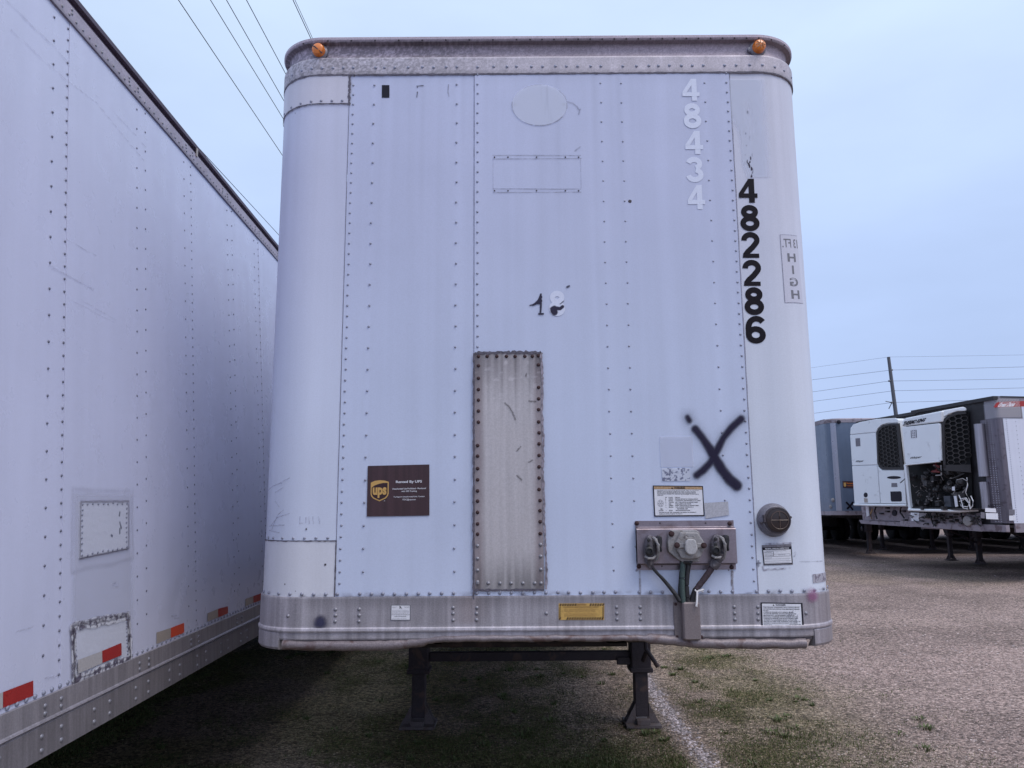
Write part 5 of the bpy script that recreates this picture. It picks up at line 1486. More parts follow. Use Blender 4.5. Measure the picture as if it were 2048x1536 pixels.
def inpatch(s, z):
    for c in (((155, 1003), (254, 1110)), ((138, 1232), (258, 1362))):
        a, b = B.pix(c[0][0], (c[0][1] + c[1][1]) / 2)[0], B.pix(c[1][0], (c[0][1] + c[1][1]) / 2)[0]
        zz0, zz1 = B.pix(c[1][0], c[1][1])[1] - .06, B.pix(c[0][0], c[0][1])[1] + .03
        if a - .01 < s < b + .01 and zz0 < z < zz1: return True
    return False
pts = [p for p in pts if not inpatch(*p)]
near = sorted([p for p in pts if 2.4 < p[0] < 3.6], key=lambda p: p[0])
near_set = set(near)
for p in near[:170]: rivet('rivet', B, p[0], p[1], .0036, .0058, M['rivetdark'], LT)
rest = [p for p in pts if p not in set(near[:170])]
rivets_joined('rivets', B, rest, .0036, .0057, M['rivetdark'], LT, label='rows of small rivets along the side')
brv = [(LY0 + .05 + k * .052, TZ(1.036)) for k in range(int((LY1 - LY0) / .052))]
brv = [p for p in brv if not inpatch(p[0], p[1] + .05)]
for p in [p for p in brv if 2.4 < p[0] < 3.9]: rivet('rivet', B, p[0], p[1], .0036, .0095, M['rivet'], LT)
rivets_joined('rivets', B, [p for p in brv if not 2.4 < p[0] < 3.9], .0036, .009, M['rivet'], LT, label='bottom edge rivets')
def lt_col(S, Z):
    n = fbm(S * 30, Z * 40, 221, 3); c = .62 + .35 * n
    c = c * (1 - .35 * sst(TZ(3.61), TZ(3.599), Z))
    return np.stack([c, c * .94, c], -1)
prof = [(TZ(q[0]), q[1]) for q in [(3.590, .002), (3.591, .012)] + [(z, .012) for z in np.linspace(3.595, 3.655, 6)] + [(3.658, .010), (3.660, .002), (3.690, -.012), (3.694, .010), (3.712, .012), (3.714, -.1)]]
def lt_col2(S, Z):
    c = lt_col(S, Z); k = sst(TZ(3.655), TZ(3.665), Z)[..., None]
    return c * (1 - k) + np.array([.20, .15, .19]) * k
loft('top_rail', B, LY0, LY1, prof, M['toprail'], LT, .05, lt_col2)
tr = []
k = 0; s = LY0 + .1
while s < LY1:
    tr.append((s, TZ(3.612))); k += 1; s += .055
for s0 in seams:
    for ds in (0, .10, pitch * .5 - .045, pitch * .5 + .05): tr += [(s0 + ds - .1, TZ(3.642)), (s0 + ds - .1, TZ(3.626))]
rivets_joined('rivets', B, [p for p in tr if LY0 < p[0] < LY1], .0125, .0075, M['rivetrail'], LT, label='rivets of the top rail')
def lb_col(S, Z):
    n = fbm(S * 40, Z * 2, 231, 4); c = .86 + .28 * (n - .5)
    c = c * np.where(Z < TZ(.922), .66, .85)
    return np.stack([c, c * .98, c * 1.0], -1)
prof = [(TZ(q[0]), q[1]) for q in [(1.024, .004), (1.022, .013)] + [(z, .013) for z in np.linspace(1.016, .944, 5)] + [(.940, .017), (.934, .020), (.928, .012), (.924, .010), (.920, .014)] + [(z, .014) for z in np.linspace(.915, .806, 6)] + [(.803, .008), (.802, -.05)]]
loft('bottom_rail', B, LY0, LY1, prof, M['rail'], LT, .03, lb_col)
rr = []
s = B.pix(75, 1472)[0]
while s > LY0 + .2: s -= .36
while s < LY1 - .2:
    for ds in (0, .125): rr += [(s + ds, TZ(.885)), (s + ds, TZ(.835))]
    s += .36
for s0 in seams:
    for ds in (-.115, -.012, pitch * .5 - .045, pitch * .5 + .05): rr += [(s0 + ds, TZ(.990)), (s0 + ds, TZ(.962))]
rr = [p for p in rr if LY0 < p[0] < LY1]
nr = [p for p in rr if 2.5 < p[0] < 4.2]
for p in nr: rivet('rivet', B, p[0], p[1], .0138, .0098, M['rivetrail'], LT)
rivets_joined('rivets', B, [p for p in rr if p not in set(nr)], .0138, .009, M['rivetrail'], LT, label='paired rivets of the bottom rail')
# other walls of the left trailer
def LTp(s, z, d): return tuple(B.place(s, z, d))
def lbox(name, s0, s1, d0, d1, z0, z1, m):
    V = [LTp(a, z, d) for z in (z0, z1) for a, d in ((s0, d0), (s1, d0), (s1, d1), (s0, d1))]
    return mesh_obj(name, V, [(0, 3, 2, 1), (4, 5, 6, 7), (0, 1, 5, 4), (1, 2, 6, 5), (2, 3, 7, 6), (3, 0, 4, 7)], m, LT)
lbox('side_wall', LY0, LY1, -2.55, -2.58, .84, 3.87, PLAINSIDE); lbox('roof', LY0, LY1, -.03, -2.55, 3.86, 3.88, M['rail'])
lbox('floor', LY0, LY1, -.04, -2.54, .95, .99, M['under']); lbox('front_wall', LY0 - .03, LY0 - .001, .0, -2.58, .84, 3.88, PLAINSIDE); lbox('rear_door', LY1 + .001, LY1 + .04, .0, -2.58, .84, 3.88, PLAINSIDE)
for yy in (9.95, 11.2):
    for off, sd in ((-.06, 1), (-2.5, -1)):
        p = B.place(yy, 0, off); wheel('wheel', p[0], p[1], sd, LT)
landing_leg(LT, -2.0, -.2, .95); landing_leg(LT, -3.7, -.2, .95)
# square patches
def lpatch(corners, label, rough_):
    q = pp(B, *corners); d = .0072
    n = 14
    V = []
    for i in range(n + 1):
        for j in range(n + 1):
            u, v = i / n, j / n
            s_ = (q[0][0] * (1 - u) + q[1][0] * u) * (1 - v) + (q[3][0] * (1 - u) + q[2][0] * u) * v
            z_ = (q[0][1] * (1 - u) + q[1][1] * u) * (1 - v) + (q[3][1] * (1 - u) + q[2][1] * u) * v
            V.append(tuple(B.place(s_, z_, d + rnd.uniform(0, .0006))))
    F = [(i * (n + 1) + j, (i + 1) * (n + 1) + j, (i + 1) * (n + 1) + j + 1, i * (n + 1) + j + 1) for i in range(n) for j in range(n)]
    # rim
    ring = [i * (n + 1) for i in range(n + 1)] + [n * (n + 1) + j for j in range(1, n + 1)] + [i * (n + 1) + n for i in range(n - 1, -1, -1)] + [j for j in range(n - 1, 0, -1)]
    b = len(V)
    for r_ in ring:
        p = Vector(V[r_]) - B.n * .006; V.append(tuple(p))
    for k in range(len(ring)):
        k2 = (k + 1) % len(ring); F.append((ring[k], b + k, b + k2, ring[k2]))
    o = mesh_obj('side_patch', V, F, mat('patch_paint', (.56, .57, .66), .45, grain=.05, blotch=.05), LT, label=label)
    return o, q
o1, q1 = lpatch([(156.4, 1003), (253, 1003), (253, 1097), (155, 1117)], 'upper square patch edged with rivets and a sealant halo', 0)
o2, q2 = lpatch([(141, 1255), (253, 1232), (256, 1316), (143, 1361)], 'lower square patch with crusty sealant round it', 1)
def along(q, n_each, inset):
    out = []
    cx_, cz_ = sum(p[0] for p in q) / 4, sum(p[1] for p in q) / 4
    qi = [(p[0] + (cx_ - p[0]) * inset, p[1] + (cz_ - p[1]) * inset) for p in q]
    for k in range(4):
        a, b = qi[k], qi[(k + 1) % 4]
        for j in range(n_each): out.append((a[0] + (b[0] - a[0]) * j / n_each, a[1] + (b[1] - a[1]) * j / n_each))
    return out
for q, o in ((q1, o1), (q2, o2)):
    for p in along(q, 9 if o is o1 else 11, .08): rivet('rivet', B, p[0] + rnd.uniform(-.003, .003), p[1] + rnd.uniform(-.003, .003), .0076, .0062, M['rivet'], o)
def crust(q, wd, sd, dark, amp, jag=.02):
    qq = q + [q[0]]
    def fn(S, Z):
        dd = polyd(S + jag * (fbm(S * 16, Z * 16, sd, 3) - .5), Z + jag * (fbm(S * 16, Z * 16, sd + 9, 3) - .5), qq)
        n = fbm(S * 55, Z * 55, sd + 3, 3)
        a = sst(wd, wd * .45, dd) * amp
        k = sst(.48, .58, n)[..., None] if not dark else 1 + 0 * n[..., None]
        ln = sst(.006, .002, dd)[..., None]
        col = np.array([.70, .70, .76]) * (1 - k) + np.array([.14, .12, .16]) * k
        col = col * (1 - ln * .7) + np.array([.07, .06, .09]) * ln * .7
        return a, col
    s_ = [p[0] for p in q]; z_ = [p[1] for p in q]
    return decal('sealant', B, min(s_) - wd * 2, max(s_) + wd * 2, min(z_) - wd * 2, max(z_) + wd * 2, .004, fn, LT, .0108)
crust(q1, .006, 301, True, .5, .004); crust(q2, .022, 311, False, .8)
crust([(p[0], p[1] - .02) if p[1] < 1.15 else (p[0], p[1] + .012) for p in q2], .012, 325, False, .8)
def halo(q, wd, amp, col, off):
    cx_, cz_ = sum(p[0] for p in q) / 4, sum(p[1] for p in q) / 4
    qo = [(p[0] + (off if p[0] > cx_ else -off), p[1] + (off if p[1] > cz_ else -off)) for p in q]
    def fn(S, Z):
        dd = polyd(S + .02 * (fbm(S * 6, Z * 6, 331, 2) - .5), Z + .02 * (fbm(S * 6, Z * 6, 332, 2) - .5), qo + [qo[0]])
        return sst(wd, .0, dd) * amp * (.6 + .6 * fbm(S * 20, Z * 20, 333, 2)), col
    s_ = [p[0] for p in qo]; z_ = [p[1] for p in qo]
    decal('sealant_halo', B, min(s_) - wd * 2, max(s_) + wd * 2, min(z_) - wd * 2, max(z_) + wd * 2, .006, fn, LT, .0062)
halo(q1, .016, .16, (.40, .39, .46), .050)
# greyer resprayed strip between the patches
def respray(S, Z):
    a0_, a1_ = B.pix(138, 1180)[0], B.pix(262, 1180)[0]
    a = sst(a0_, a0_ + .05, S + .03 * (fbm(S * 3, Z * 3, 341, 2) - .5)) * sst(a1_ + .03, a1_ - .03, S) * sst(1.02, 1.06, Z) * sst(q1[0][1] + .05, q1[0][1] + .02, Z)
    return a * .4, (.58, .59, .68)
decal('resprayed_area', B, B.pix(128, 1180)[0], B.pix(280, 1180)[0], 1.04, 1.93, .012, respray, LT, .0058)
scratch(B, [pp(B, (236, 1025), (235, 1031)), pp(B, (236, 1045), (239, 1056)), pp(B, (236, 1058), (236, 1066)), pp(B, (219, 1071), (221, 1072))], .008, (.13, .14, .19), .9, .0080, o1, 'scuff_mark', .0035, seed=351, nz=.3)
# long faint scratches
for q, st_, wd in (([pp(B, (10, 0), (55, 45), (105, 92), (130, 120))], .5, .006), ([pp(B, (20, 60), (90, 125), (130, 160), (190, 205), (260, 290), (285, 320))], .40, .005), ([pp(B, (130, 478), (190, 512))], .45, .004), ([pp(B, (95, 530), (130, 550), (185, 580))], .45, .004),
                   ([pp(B, (190, 190), (262, 262), (290, 295))], .3, .004), ([pp(B, (140, 600), (225, 645)), pp(B, (160, 600), (230, 640))], .3, .004), ([pp(B, (88, 1356), (112, 1352)), pp(B, (30, 1263), (62, 1254))], .6, .005), ([pp(B, (340, 1232), (352, 1231)), pp(B, (347, 1280 - 43), (356, 1236))], .6, .006), ([pp(B, (222, 1168), (230, 1166)), pp(B, (222, 1172), (232, 1171))], .5, .004)):
    scratch(B, q, wd * .7, (.34, .34, .44), st_ * .7, .0058, LT, 'scratch', .006 if len(q[0]) > 2 else .004, seed=int(wd * 9000))
# reflective tape
def tape(tl, tr_, br_, bl, m, label, d=.0066):
    sh = Sheet(B, tl, tr_, bl, d, br_); return sh.base('reflective_tape', M[m], LT, label, 2)
L5 = lambda x, y: (x * .27344, 1160 + y * .27344)
tape(L5(8, 820), L5(230, 735), L5(230, 846), L5(8, 936), 'red', 'nearest red tape')
tape((-60, 1409), L5(6, 821), L5(6, 937), (-60, 1442), 'silver', 'silver half of the nearest tape')
tape(L5(546, 585), L5(724, 520), L5(726, 608), L5(548, 686), 'silver', 'grey tape half on the lower patch', .0125)
tape(L5(725, 519), L5(867, 460), L5(869, 550), L5(727, 607), 'red', 'dark red tape half on the lower patch', .0125)
tape(L5(1135, 385), L5(1239, 350), L5(1239, 424), L5(1135, 469), 'cream', 'cream tape half')
tape(L5(1240, 350), L5(1338, 313), L5(1338, 386), L5(1240, 423), 'redbright', 'orange red tape half')
tape(L5(1510, 243), L5(1586, 212), L5(1586, 274), L5(1510, 304), 'cream', 'cream tape half')
tape(L5(1587, 211), L5(1660, 192), L5(1660, 244), L5(1587, 274), 'red', 'red tape half')
tape(L5(1787, 139), L5(1845, 118), L5(1845, 168), L5(1787, 194), 'cream', 'cream tape half')
tape(L5(1846, 118), L5(1910, 95), L5(1910, 145), L5(1846, 168), 'red', 'red tape half')
a, b = B.pix(388, 297), B.pix(388, 313)
mb = MB(); p = B.place(a[0], a[1], .02); q = B.place(a[0], b[1], .02); mb.box(p[0] - .002, p[0] + .002, p[1] - .01, p[1] + .01, q[2], p[2]); mb.build('tag', M['cream'], LT, label='small tag hanging on the top rail')

# ================================================================== RIGHT SIDE: two refrigerated trailers and a slate blue one
EX = Vector((.17, -.985, 0)).normalized(); NV = Vector((-EX.y * -1, 0, 0))
EY = Vector((-EX.y, EX.x, 0)); NV = -EY            # EY runs back along the trailer, NV points out of its front
def shifted(sf, d):
    q = sf.O + sf.n * d
    return PlaneSurf((q.x, q.y), sf.ex, sf.n)
def poly_on(name, sf, pxs, d, t_, m, parent, label=None, bev=0.0):
    if abs(d) > .03: sf, d = shifted(sf, d), 0.0
    q = [sf.pix(*p) for p in pxs]; n = len(q)
    V = [tuple(sf.place(a, b, d)) for a, b in q] + [tuple(sf.place(a, b, d - t_)) for a, b in q]
    F = [tuple(range(n)), tuple(range(2 * n - 1, n - 1, -1))] + [(i, n + i, n + (i + 1) % n, (i + 1) % n) for i in range(n)]
    o = mesh_obj(name, V, F, m, parent, label=label); fixn(o)
    if bev:
        b = o.modifiers.new('bevel', 'BEVEL'); b.width = bev; b.segments = 2; b.limit_method = 'ANGLE'
    return o
def SP(sf, px, py, d=0.0):
    if abs(d) > .03 and isinstance(sf, PlaneSurf): sf, d = shifted(sf, d), 0.0
    s_, z_ = sf.pix(px, py); return tuple(sf.place(s_, z_, d))
def honeycomb(sf, poly, pw, ph, th, d, parent, name='grille_cells'):
    """hexagonal cells inside a pixel polygon of the surface"""
    q = [sf.pix(*p) for p in poly]
    xs = [a for a, b in q]; zs = [b for a, b in q]
    def inside(x, z):
        c = False; j = len(q) - 1
        for i in range(len(q)):
            if (q[i][1] > z) != (q[j][1] > z) and x < (q[j][0] - q[i][0]) * (z - q[i][1]) / (q[j][1] - q[i][1]) + q[i][0]: c = not c
            j = i
        return c
    V = []; F = []
    i = 0; x = min(xs)
    while x < max(xs) + pw:
        z = min(zs) + (ph / 2 if i % 2 else 0)
        while z < max(zs) + ph:
            if inside(x, z):
                out_ = []; 
                for k in range(6):
                    a = k * math.pi / 3
                    out_.append((x + pw * .667 * math.cos(a), z + ph * .577 * math.sin(a)))
                inn = [(x + (a - x) * (1 - th), z + (b_ - z) * (1 - th)) for a, b_ in out_]
                b = len(V)
                V += [tuple(sf.place(a, b_, d)) for a, b_ in out_] + [tuple(sf.place(a, b_, d)) for a, b_ in inn] + [tuple(sf.place(a, b_, d - .03)) for a, b_ in inn]
                for k in range(6):
                    k2 = (k + 1) % 6
                    F += [(b + k, b + k2, b + 6 + k2, b + 6 + k), (b + 6 + k, b + 6 + k2, b + 12 + k2, b + 12 + k)]
            z += ph
        x += pw; i += 1
    o = mesh_obj(name, V, F, M['grillebar'], parent, kind='stuff')
    return o
M['highlight'] = mat('blue_trailer_corner_highlight', (.36, .36, .42), .35, metal=.6, streak=.1, grain=.05)
M['grillebar'] = mat('grille_bar_plastic', (.042, .036, .036), .6, grain=.2)
def fbox(fr, name, x0, x1, y0, y1, z0, z1, m, parent, label=None):
    mb = MB(fr); mb.box(x0, x1, y0, y1, z0, z1); return mb.build(name, m, parent, label=label)
def body(root, fr, zlo, zhi, L, m):
    fbox(fr, 'front_wall', .16, 2.42, .0, .04, zlo + .16, zhi - .06, M['blackframe'], root)
    y = .135; k = 0
    while y < L:
        fbox(fr, 'side_panel', 2.57, 2.60 + .002 * (k % 2), y, min(y + 1.219, L), zlo + .19, zhi - .14, m, root)
        y += 1.22; k += 1
    fbox(fr, 'side_panel', .0, .03, .19, L, zlo + .19, zhi - .14, m, root)
    for x in (-.005, 2.565):
        fbox(fr, 'side_rail', x, x + .04, .15, L, zlo, zlo + .188, M['dirtyalu'], root)
        fbox(fr, 'top_rail', x + .002, x + .04, .15, L, zhi - .139, zhi - .01, M['dirtyalu'], root)
        fbox(fr, 'drip_edge', x - .012, x + .055, .12, L, zhi - .009, zhi + .02, M['blackframe'], root)
    fbox(fr, 'front_rail', .02, 2.58, -.06, .03, zlo + .01, zlo + .155, M['dirtyalu'], root)
    fbox(fr, 'top_rail', .0, 2.60, -.05, .10, zhi - .058, zhi + .02, M['blackframe'], root)
    fbox(fr, 'roof', .03, 2.57, .11, L, zhi - .02, zhi - .011, M['rail'], root)
    fbox(fr, 'floor', .04, 2.56, .05, L, zlo + .10, zlo + .15, M['under'], root)
    fbox(fr, 'rear_door', .0, 2.6, L + .001, L + .05, zlo, zhi, m, root)
    for k in range(10): fbox(fr, 'cross_member', .06, 2.54, .5 + k * 1.3, .56 + k * 1.3, zlo - .02, zlo + .098, M['under'], root)
    for yy in (L - 2.6, L - 1.35):
        for x in (.28, 2.32):
            mb = MB(fr); mb.lathe((x, yy, .505), [(.30, -.13), (.47, -.13), (.515, -.1), (.515, .1), (.47, .13), (.30, .13)], 24, 'x'); o = mb.build('wheel', M['tyre'], root, True)
            mb = MB(fr); mb.lathe((x, yy, .505), [(.30, -.12), (.14, -.08), (.12, -.02), (.12, .02), (.14, .08), (.30, .12)], 20, 'x'); mb.build('rim', M['rim'], o, True)
def corner_post(root, fr, zlo, zhi, r=.10):
    for (z0, z1, m, rr, nm) in ((zlo + .19, zhi - .46, M['steelpost'], r, 'corner_post'), (zhi - .459, zhi + .012, M['tread'], r + .006, 'corner_cap')):
        pts = [(2.12, -.002)] if nm == 'corner_post' else [(2.28, -.006)]
        pts = pts + [(2.60 - r + rr * math.sin(a), r - rr * math.cos(a)) for a in np.linspace(0, math.pi / 2, 9)] + [(2.60 + (rr - r), .62 if nm == 'corner_cap' else r + .03)]
        n = len(pts); V = [fr.P(x, y, z) for z in (z0, z1) for x, y in pts]
        V += [fr.P(x - .01, y + .01, z) for z in (z0, z1) for x, y in pts]
        F = [(i, i + 1, n + i + 1, n + i) for i in range(n - 1)] + [(2 * n + i, 3 * n + i, 3 * n + i + 1, 2 * n + i + 1) for i in range(n - 1)]
        F += [(n + i, n + i + 1, 3 * n + i + 1, 3 * n + i) for i in range(n - 1)]
        V = [tuple(v) for v in V]
        o = mesh_obj(nm, V, F, m, root, True, label='diamond plate cap over the top corner' if nm == 'corner_cap' else 'tall polished steel corner'); o.data.set_sharp_from_angle(angle=math.radians(40))
        if nm == 'corner_cap':
            seg = [0]
            for a, b in zip(pts[:-1], pts[1:]): seg.append(seg[-1] + math.hypot(b[0] - a[0], b[1] - a[1]))
            def along_(u):
                i = max(k for k in range(n - 1) if seg[k] <= u + 1e-9); f_ = (u - seg[i]) / (seg[i + 1] - seg[i]); a, b = pts[i], pts[i + 1]
                tx, ty = b[0] - a[0], b[1] - a[1]; l = math.hypot(tx, ty)
                return a[0] + tx * f_, a[1] + ty * f_, ty / l, -tx / l
            V = []; F = []
            nu = int(seg[-1] / .034); nz_ = int((z1 - z0) / .034)
            for i in range(1, nu):
                for j in range(1, nz_):
                    u, z = i * .034, z0 + j * .034; sg = 1 if (i + j) % 2 else -1; b = len(V)
                    for du, dz_, h in ((-.016, -.016 * sg, 0), (.005, -.006 * sg * 1, 0), (.016, .016 * sg, 0), (-.005, .006 * sg, 0), (0, 0, .005)):
                        x, y, nx, ny = along_(min(max(u + du, 0), seg[-1])); V.append(fr.P(x + nx * (.001 + h), y + ny * (.001 + h), z + dz_))
                    F += [(b, b + 1, b + 4), (b + 1, b + 2, b + 4), (b + 2, b + 3, b + 4), (b + 3, b, b + 4)]
            mesh_obj('tread_pattern', V, F, M['treadtip'], o, kind='stuff')

# ---- nearer refrigerated trailer
R1 = thing('refrigerated_trailer', (10.2, 17.4, 0), 'white refrigerated trailer with its engine bay open and a red badge on its side', 'trailer', 'refrigerated trailers')
F1 = Frame((9.96, 18.76, 0), EX)
body(R1, F1, 1.06, 3.93, 14.0, M['patchplain'] if 'patchplain' in M else PLAINSIDE)
corner_post(R1, F1, 1.06, 3.93)
SD = PlaneSurf((9.54, 18.5), EX, NV)
pb = SD.place(SD.pix(1882, 900)[0], 0, 0)
SB = PlaneSurf((9.54 + EY.x * .36, 18.5 + EY.y * .36), EX, NV)
pc_ = SB.place(SB.pix(1941, 900)[0], 0, 0)
gd = Vector((pc_[0] - pb[0], pc_[1] - pb[1], 0)).normalized()
SG = PlaneSurf((pb[0], pb[1]), gd, (gd.y, -gd.x, 0))
SW = PlaneSurf((F1.O.x, F1.O.y), EX, NV)
SS = PlaneSurf(F1.P(2.6, 0, 0)[:2], EY, EX)
U1 = poly_on('cooling_unit', SD, [(1804, 853), (1803.5, 842), (1810, 836), (1850, 828), (1882, 821.5), (1881.5, 844)], .0, .30, M['reefer'], R1, 'white front cooling unit with dark honeycomb grille', .03)
poly_on('hood', SG, [(1882.3, 843), (1882.3, 821.5), (1925, 813.5), (1931, 815), (1933, 819.5), (1930, 822), (1914, 822.5), (1898, 828), (1888, 834)], .004, .10, M['reefer'], U1, bev=.02)
poly_on('unit_door', SD, [(1804, 854.5), (1878, 846.3), (1879.5, 850), (1883, 921), (1811, 928)], .004, .05, M['reefer'], U1, 'lifted white upper door', bev=.012)
mb = MB(); mb.tube([SP(SD, 1811, 929.5, -.01), SP(SD, 1879, 922.5, -.01)], .022, 8); mb.build('door_edge', M['reefer'], U1, True)
poly_on('door_frame', SD, [(1806.5, 929), (1811, 929), (1820.5, 1018), (1816, 1018)], -.01, .06, M['reefer'], U1)
mb = MB(); mb.tube([SP(SD, 1818, 1019.5), SP(SD, 1850, 1020.5, .02), SP(SD, 1882, 1021, .02), SP(SG, 1920, 1022, .02), SP(SG, 1957, 1020)], .034, 10); mb.build('lower_bumper', M['reefer'], U1, True, label='white tube along the bottom of the open bay')
for x in (1849, 1890):
    mb = MB(); c = SP(SD, x, 1017, .02); mb.box(c[0] - .05, c[0] + .05, c[1] - .05, c[1] + .05, c[2] - .03, c[2] + .05); mb.build('latch', M['blackframe'], U1)
gp = [(1883, 845), (1889, 836), (1899, 829.5), (1915, 824), (1932, 823.5), (1936, 850), (1941, 930), (1941, 944), (1888, 938)]
poly_on('grille', SG, gp, -.055, .02, M['hole'], U1, 'black honeycomb grille')
honeycomb(SG, [(1888, 850), (1893, 838), (1910, 829), (1931, 828), (1937, 926), (1890, 930)], .118, .103, .14, -.012, U1)
# dark surround of the grille
for q in ([(1882.5, 846), (1888.5, 850), (1891, 937), (1886.5, 938)], [(1882.5, 846), (1889, 836), (1899, 829.5), (1915, 824), (1932, 823.5), (1932, 828), (1915, 829), (1900, 834), (1892, 841), (1888.5, 850)], [(1886.5, 930), (1941, 929), (1942, 945), (1887.5, 941)]):
    poly_on('grille_frame', SG, q, -.004, .05, M['grille'], U1)
# bay walls and machinery
poly_on('bay_wall', SD, [(1812, 840), (1936, 822), (1946, 1024), (1820, 1022)], -.40, .02, M['hole'], U1)
poly_on('bay_roof', SD, [(1811, 926), (1884, 922), (1884, 925), (1811, 929)], -.06, .33, M['hole'], U1)
poly_on('bay_floor', SD, [(1818, 1014), (1940, 1017), (1940, 1020), (1818, 1017)], -.05, .34, M['junk'], U1)
r2 = random.Random(4)
EN = MB()
for k in range(60):
    x, y = r2.uniform(1820, 1932), r2.uniform(945, 1012); d = -r2.uniform(.12, .36); c = Vector(SP(SD, x, y, d))
    kind = r2.random(); s = r2.uniform(.025, .09)
    if kind < .45: EN.lathe(c, [(s, 0), (s, .05), (s * .6, -.04), (s * .3, -.05)], 10, r2.choice('xyz'))
    elif kind < .7: EN.box(c.x - s, c.x + s, c.y - s, c.y + s, c.z - s * .8, c.z + s * .8)
    else: EN.tube([c, c + Vector((r2.uniform(-.2, .2), r2.uniform(-.15, .15), r2.uniform(-.15, .15))), c + Vector((r2.uniform(-.35, .35), r2.uniform(-.2, .2), r2.uniform(-.25, .25)))], r2.uniform(.008, .022), 6)
EN.build('engine', M['junk'], U1, label='jumble of oily engine parts', kind='stuff')
LI = MB()
for k in range(26):
    x, y = r2.choice([(1843, 967), (1836, 980), (1872, 960), (1866, 985), (1905, 968), (1860, 1000)]); x += r2.uniform(-12, 12); y += r2.uniform(-12, 14)
    c = Vector(SP(SD, x, y, -r2.uniform(.05, .14))); s = r2.uniform(.008, .022)
    if r2.random() < .5: LI.lathe(c, [(s, 0), (s, .03), (s * .4, -.02)], 8, r2.choice('xy'))
    else: LI.tube([c, c + Vector((r2.uniform(-.1, .1), 0, r2.uniform(-.1, .1)))], s * .4, 5)
LI.build('fittings', mat('dull_light_fittings', (.28, .25, .25), .5, metal=.4, grain=.3), U1, kind='stuff')
mb = MB(); mb.tube([SP(SD, 1872, 926, -.1), SP(SD, 1874, 940, -.12), SP(SD, 1864, 943, -.12), SP(SD, 1880, 944, -.1)], .022, 8); mb.tube([SP(SD, 1868, 930, -.1), SP(SD, 1880, 934, -.1)], .03, 8); mb.build('red_pipe', M['redpart'], U1, True)
mb = MB(); mb.tube([SP(SD, 1882, 930, -.06), SP(SD, 1883, 950, -.06), SP(SD, 1872, 951, -.08)], .016, 8); mb.build('grey_pipe', M['cast'], U1, True)
mb = MB(); a_ = SP(SD, 1887, 992, -.08); b_ = SP(SD, 1906, 1014, -.08); mb.box(a_[0], b_[0] + .02, b_[1], a_[1], b_[2], a_[2]); mb.build('battery_box', mat('battery_blue_black', (.03, .035, .05), .5), U1)
poly_on('white_plate', SD, [(1905, 992), (1910, 992), (1913, 1013), (1908, 1014)], -.03, .01, M['white'], U1)
poly_on('white_tag', SD, [(1904, 973.5), (1909, 973), (1909, 981), (1904, 981)], -.05, .01, M['white'], U1)
WR = [[(1932, 955), (1935, 970), (1931, 985), (1938, 1000), (1940, 1018)], [(1919, 998), (1932, 996), (1939, 1006), (1934, 1014), (1922, 1012), (1919, 1003), (1928, 998), (1937, 1006), (1941, 1018)],
      [(1940, 992), (1946, 1002), (1945, 1012), (1939, 1018)], [(1916, 990), (1922, 1000), (1926, 1016), (1934, 1018)], [(1912, 960), (1925, 957), (1934, 962), (1933, 975), (1925, 985)]]
for q in WR:
    mb = MB(); mb.tube([SP(SD, x, y, -.02 + .02 * math.sin(i)) for i, (x, y) in enumerate(q)], .010, 6); mb.build('loose_wire', M['string'] if q is not WR[4] else M['cast'], U1, True, label='tangled white wire')
# under the unit
poly_on('nose_panel', SD, [(1818, 1026), (1957, 1026), (1961, 1052), (1820, 1045)], -.34, .04, M['dirtyalu'], R1)
poly_on('front_rail', SD, [(1800, 1042), (1958, 1051), (1962, 1063), (1800, 1051)], -.30, .12, M['dirtyalu'], R1)
poly_on('notice', SD, [(1821, 1025), (1838, 1025.5), (1838, 1042), (1823, 1042)], -.32, .01, M['white'], R1, 'white notice under the cooling unit')
sh = Sheet(SD, (1827, 1028), (1836, 1028), (1827, 1033), -.315); sh.text('lettering', [('TII', 0, 0, 1, 1, .05)], M['black'], R1)
poly_on('grey_notice', SD, [(1839, 1026), (1855, 1026.5), (1855, 1037), (1839, 1037)], -.32, .01, mat('grey_notice', (.36, .34, .38), .6), R1)
mb = MB(); c = SP(SD, 1935, 1042, -.27); mb.lathe(c, [(.115, .05), (.115, 0), (.10, -.02), (.03, -.03)], 20, 'y', -1.2); mb.build('round_socket', M['cast'], R1, True)
for x in (1860, 1922, 1950):
    mb = MB(); mb.tube([SP(SD, x, 1024, -.28), SP(SD, x + 2, 1036, -.24), SP(SD, x + 6, 1048, -.27), SP(SD, x + 12, 1052, -.28)], .018, 6); mb.build('air_hose', M['rubber'], R1, True)
for x, y in ((1868, 1034), (1882, 1036), (1900, 1034), (1912, 1040)):
    mb = MB(); c = SP(SD, x, y, -.31); mb.box(c[0] - .05, c[0] + .05, c[1] - .05, c[1] + .05, c[2] - .03, c[2] + .03); mb.build('fitting', M['junk'], R1)
r3 = random.Random(12)
CL = MB()
for k in range(70):
    c = Vector(SP(SD, r3.uniform(1822, 1956), r3.uniform(1026, 1048), -.30)); a_ = r3.uniform(.015, .06)
    if r3.random() < .5: CL.box(c.x - a_, c.x + a_, c.y - .03, c.y + .03, c.z - a_ * .5, c.z + a_ * .5)
    else: CL.tube([c, c + Vector((r3.uniform(-.1, .1), r3.uniform(-.2, .2), r3.uniform(-.12, .02)))], .012, 5)
CL.build('small_fittings', M['junk'], R1, kind='stuff')
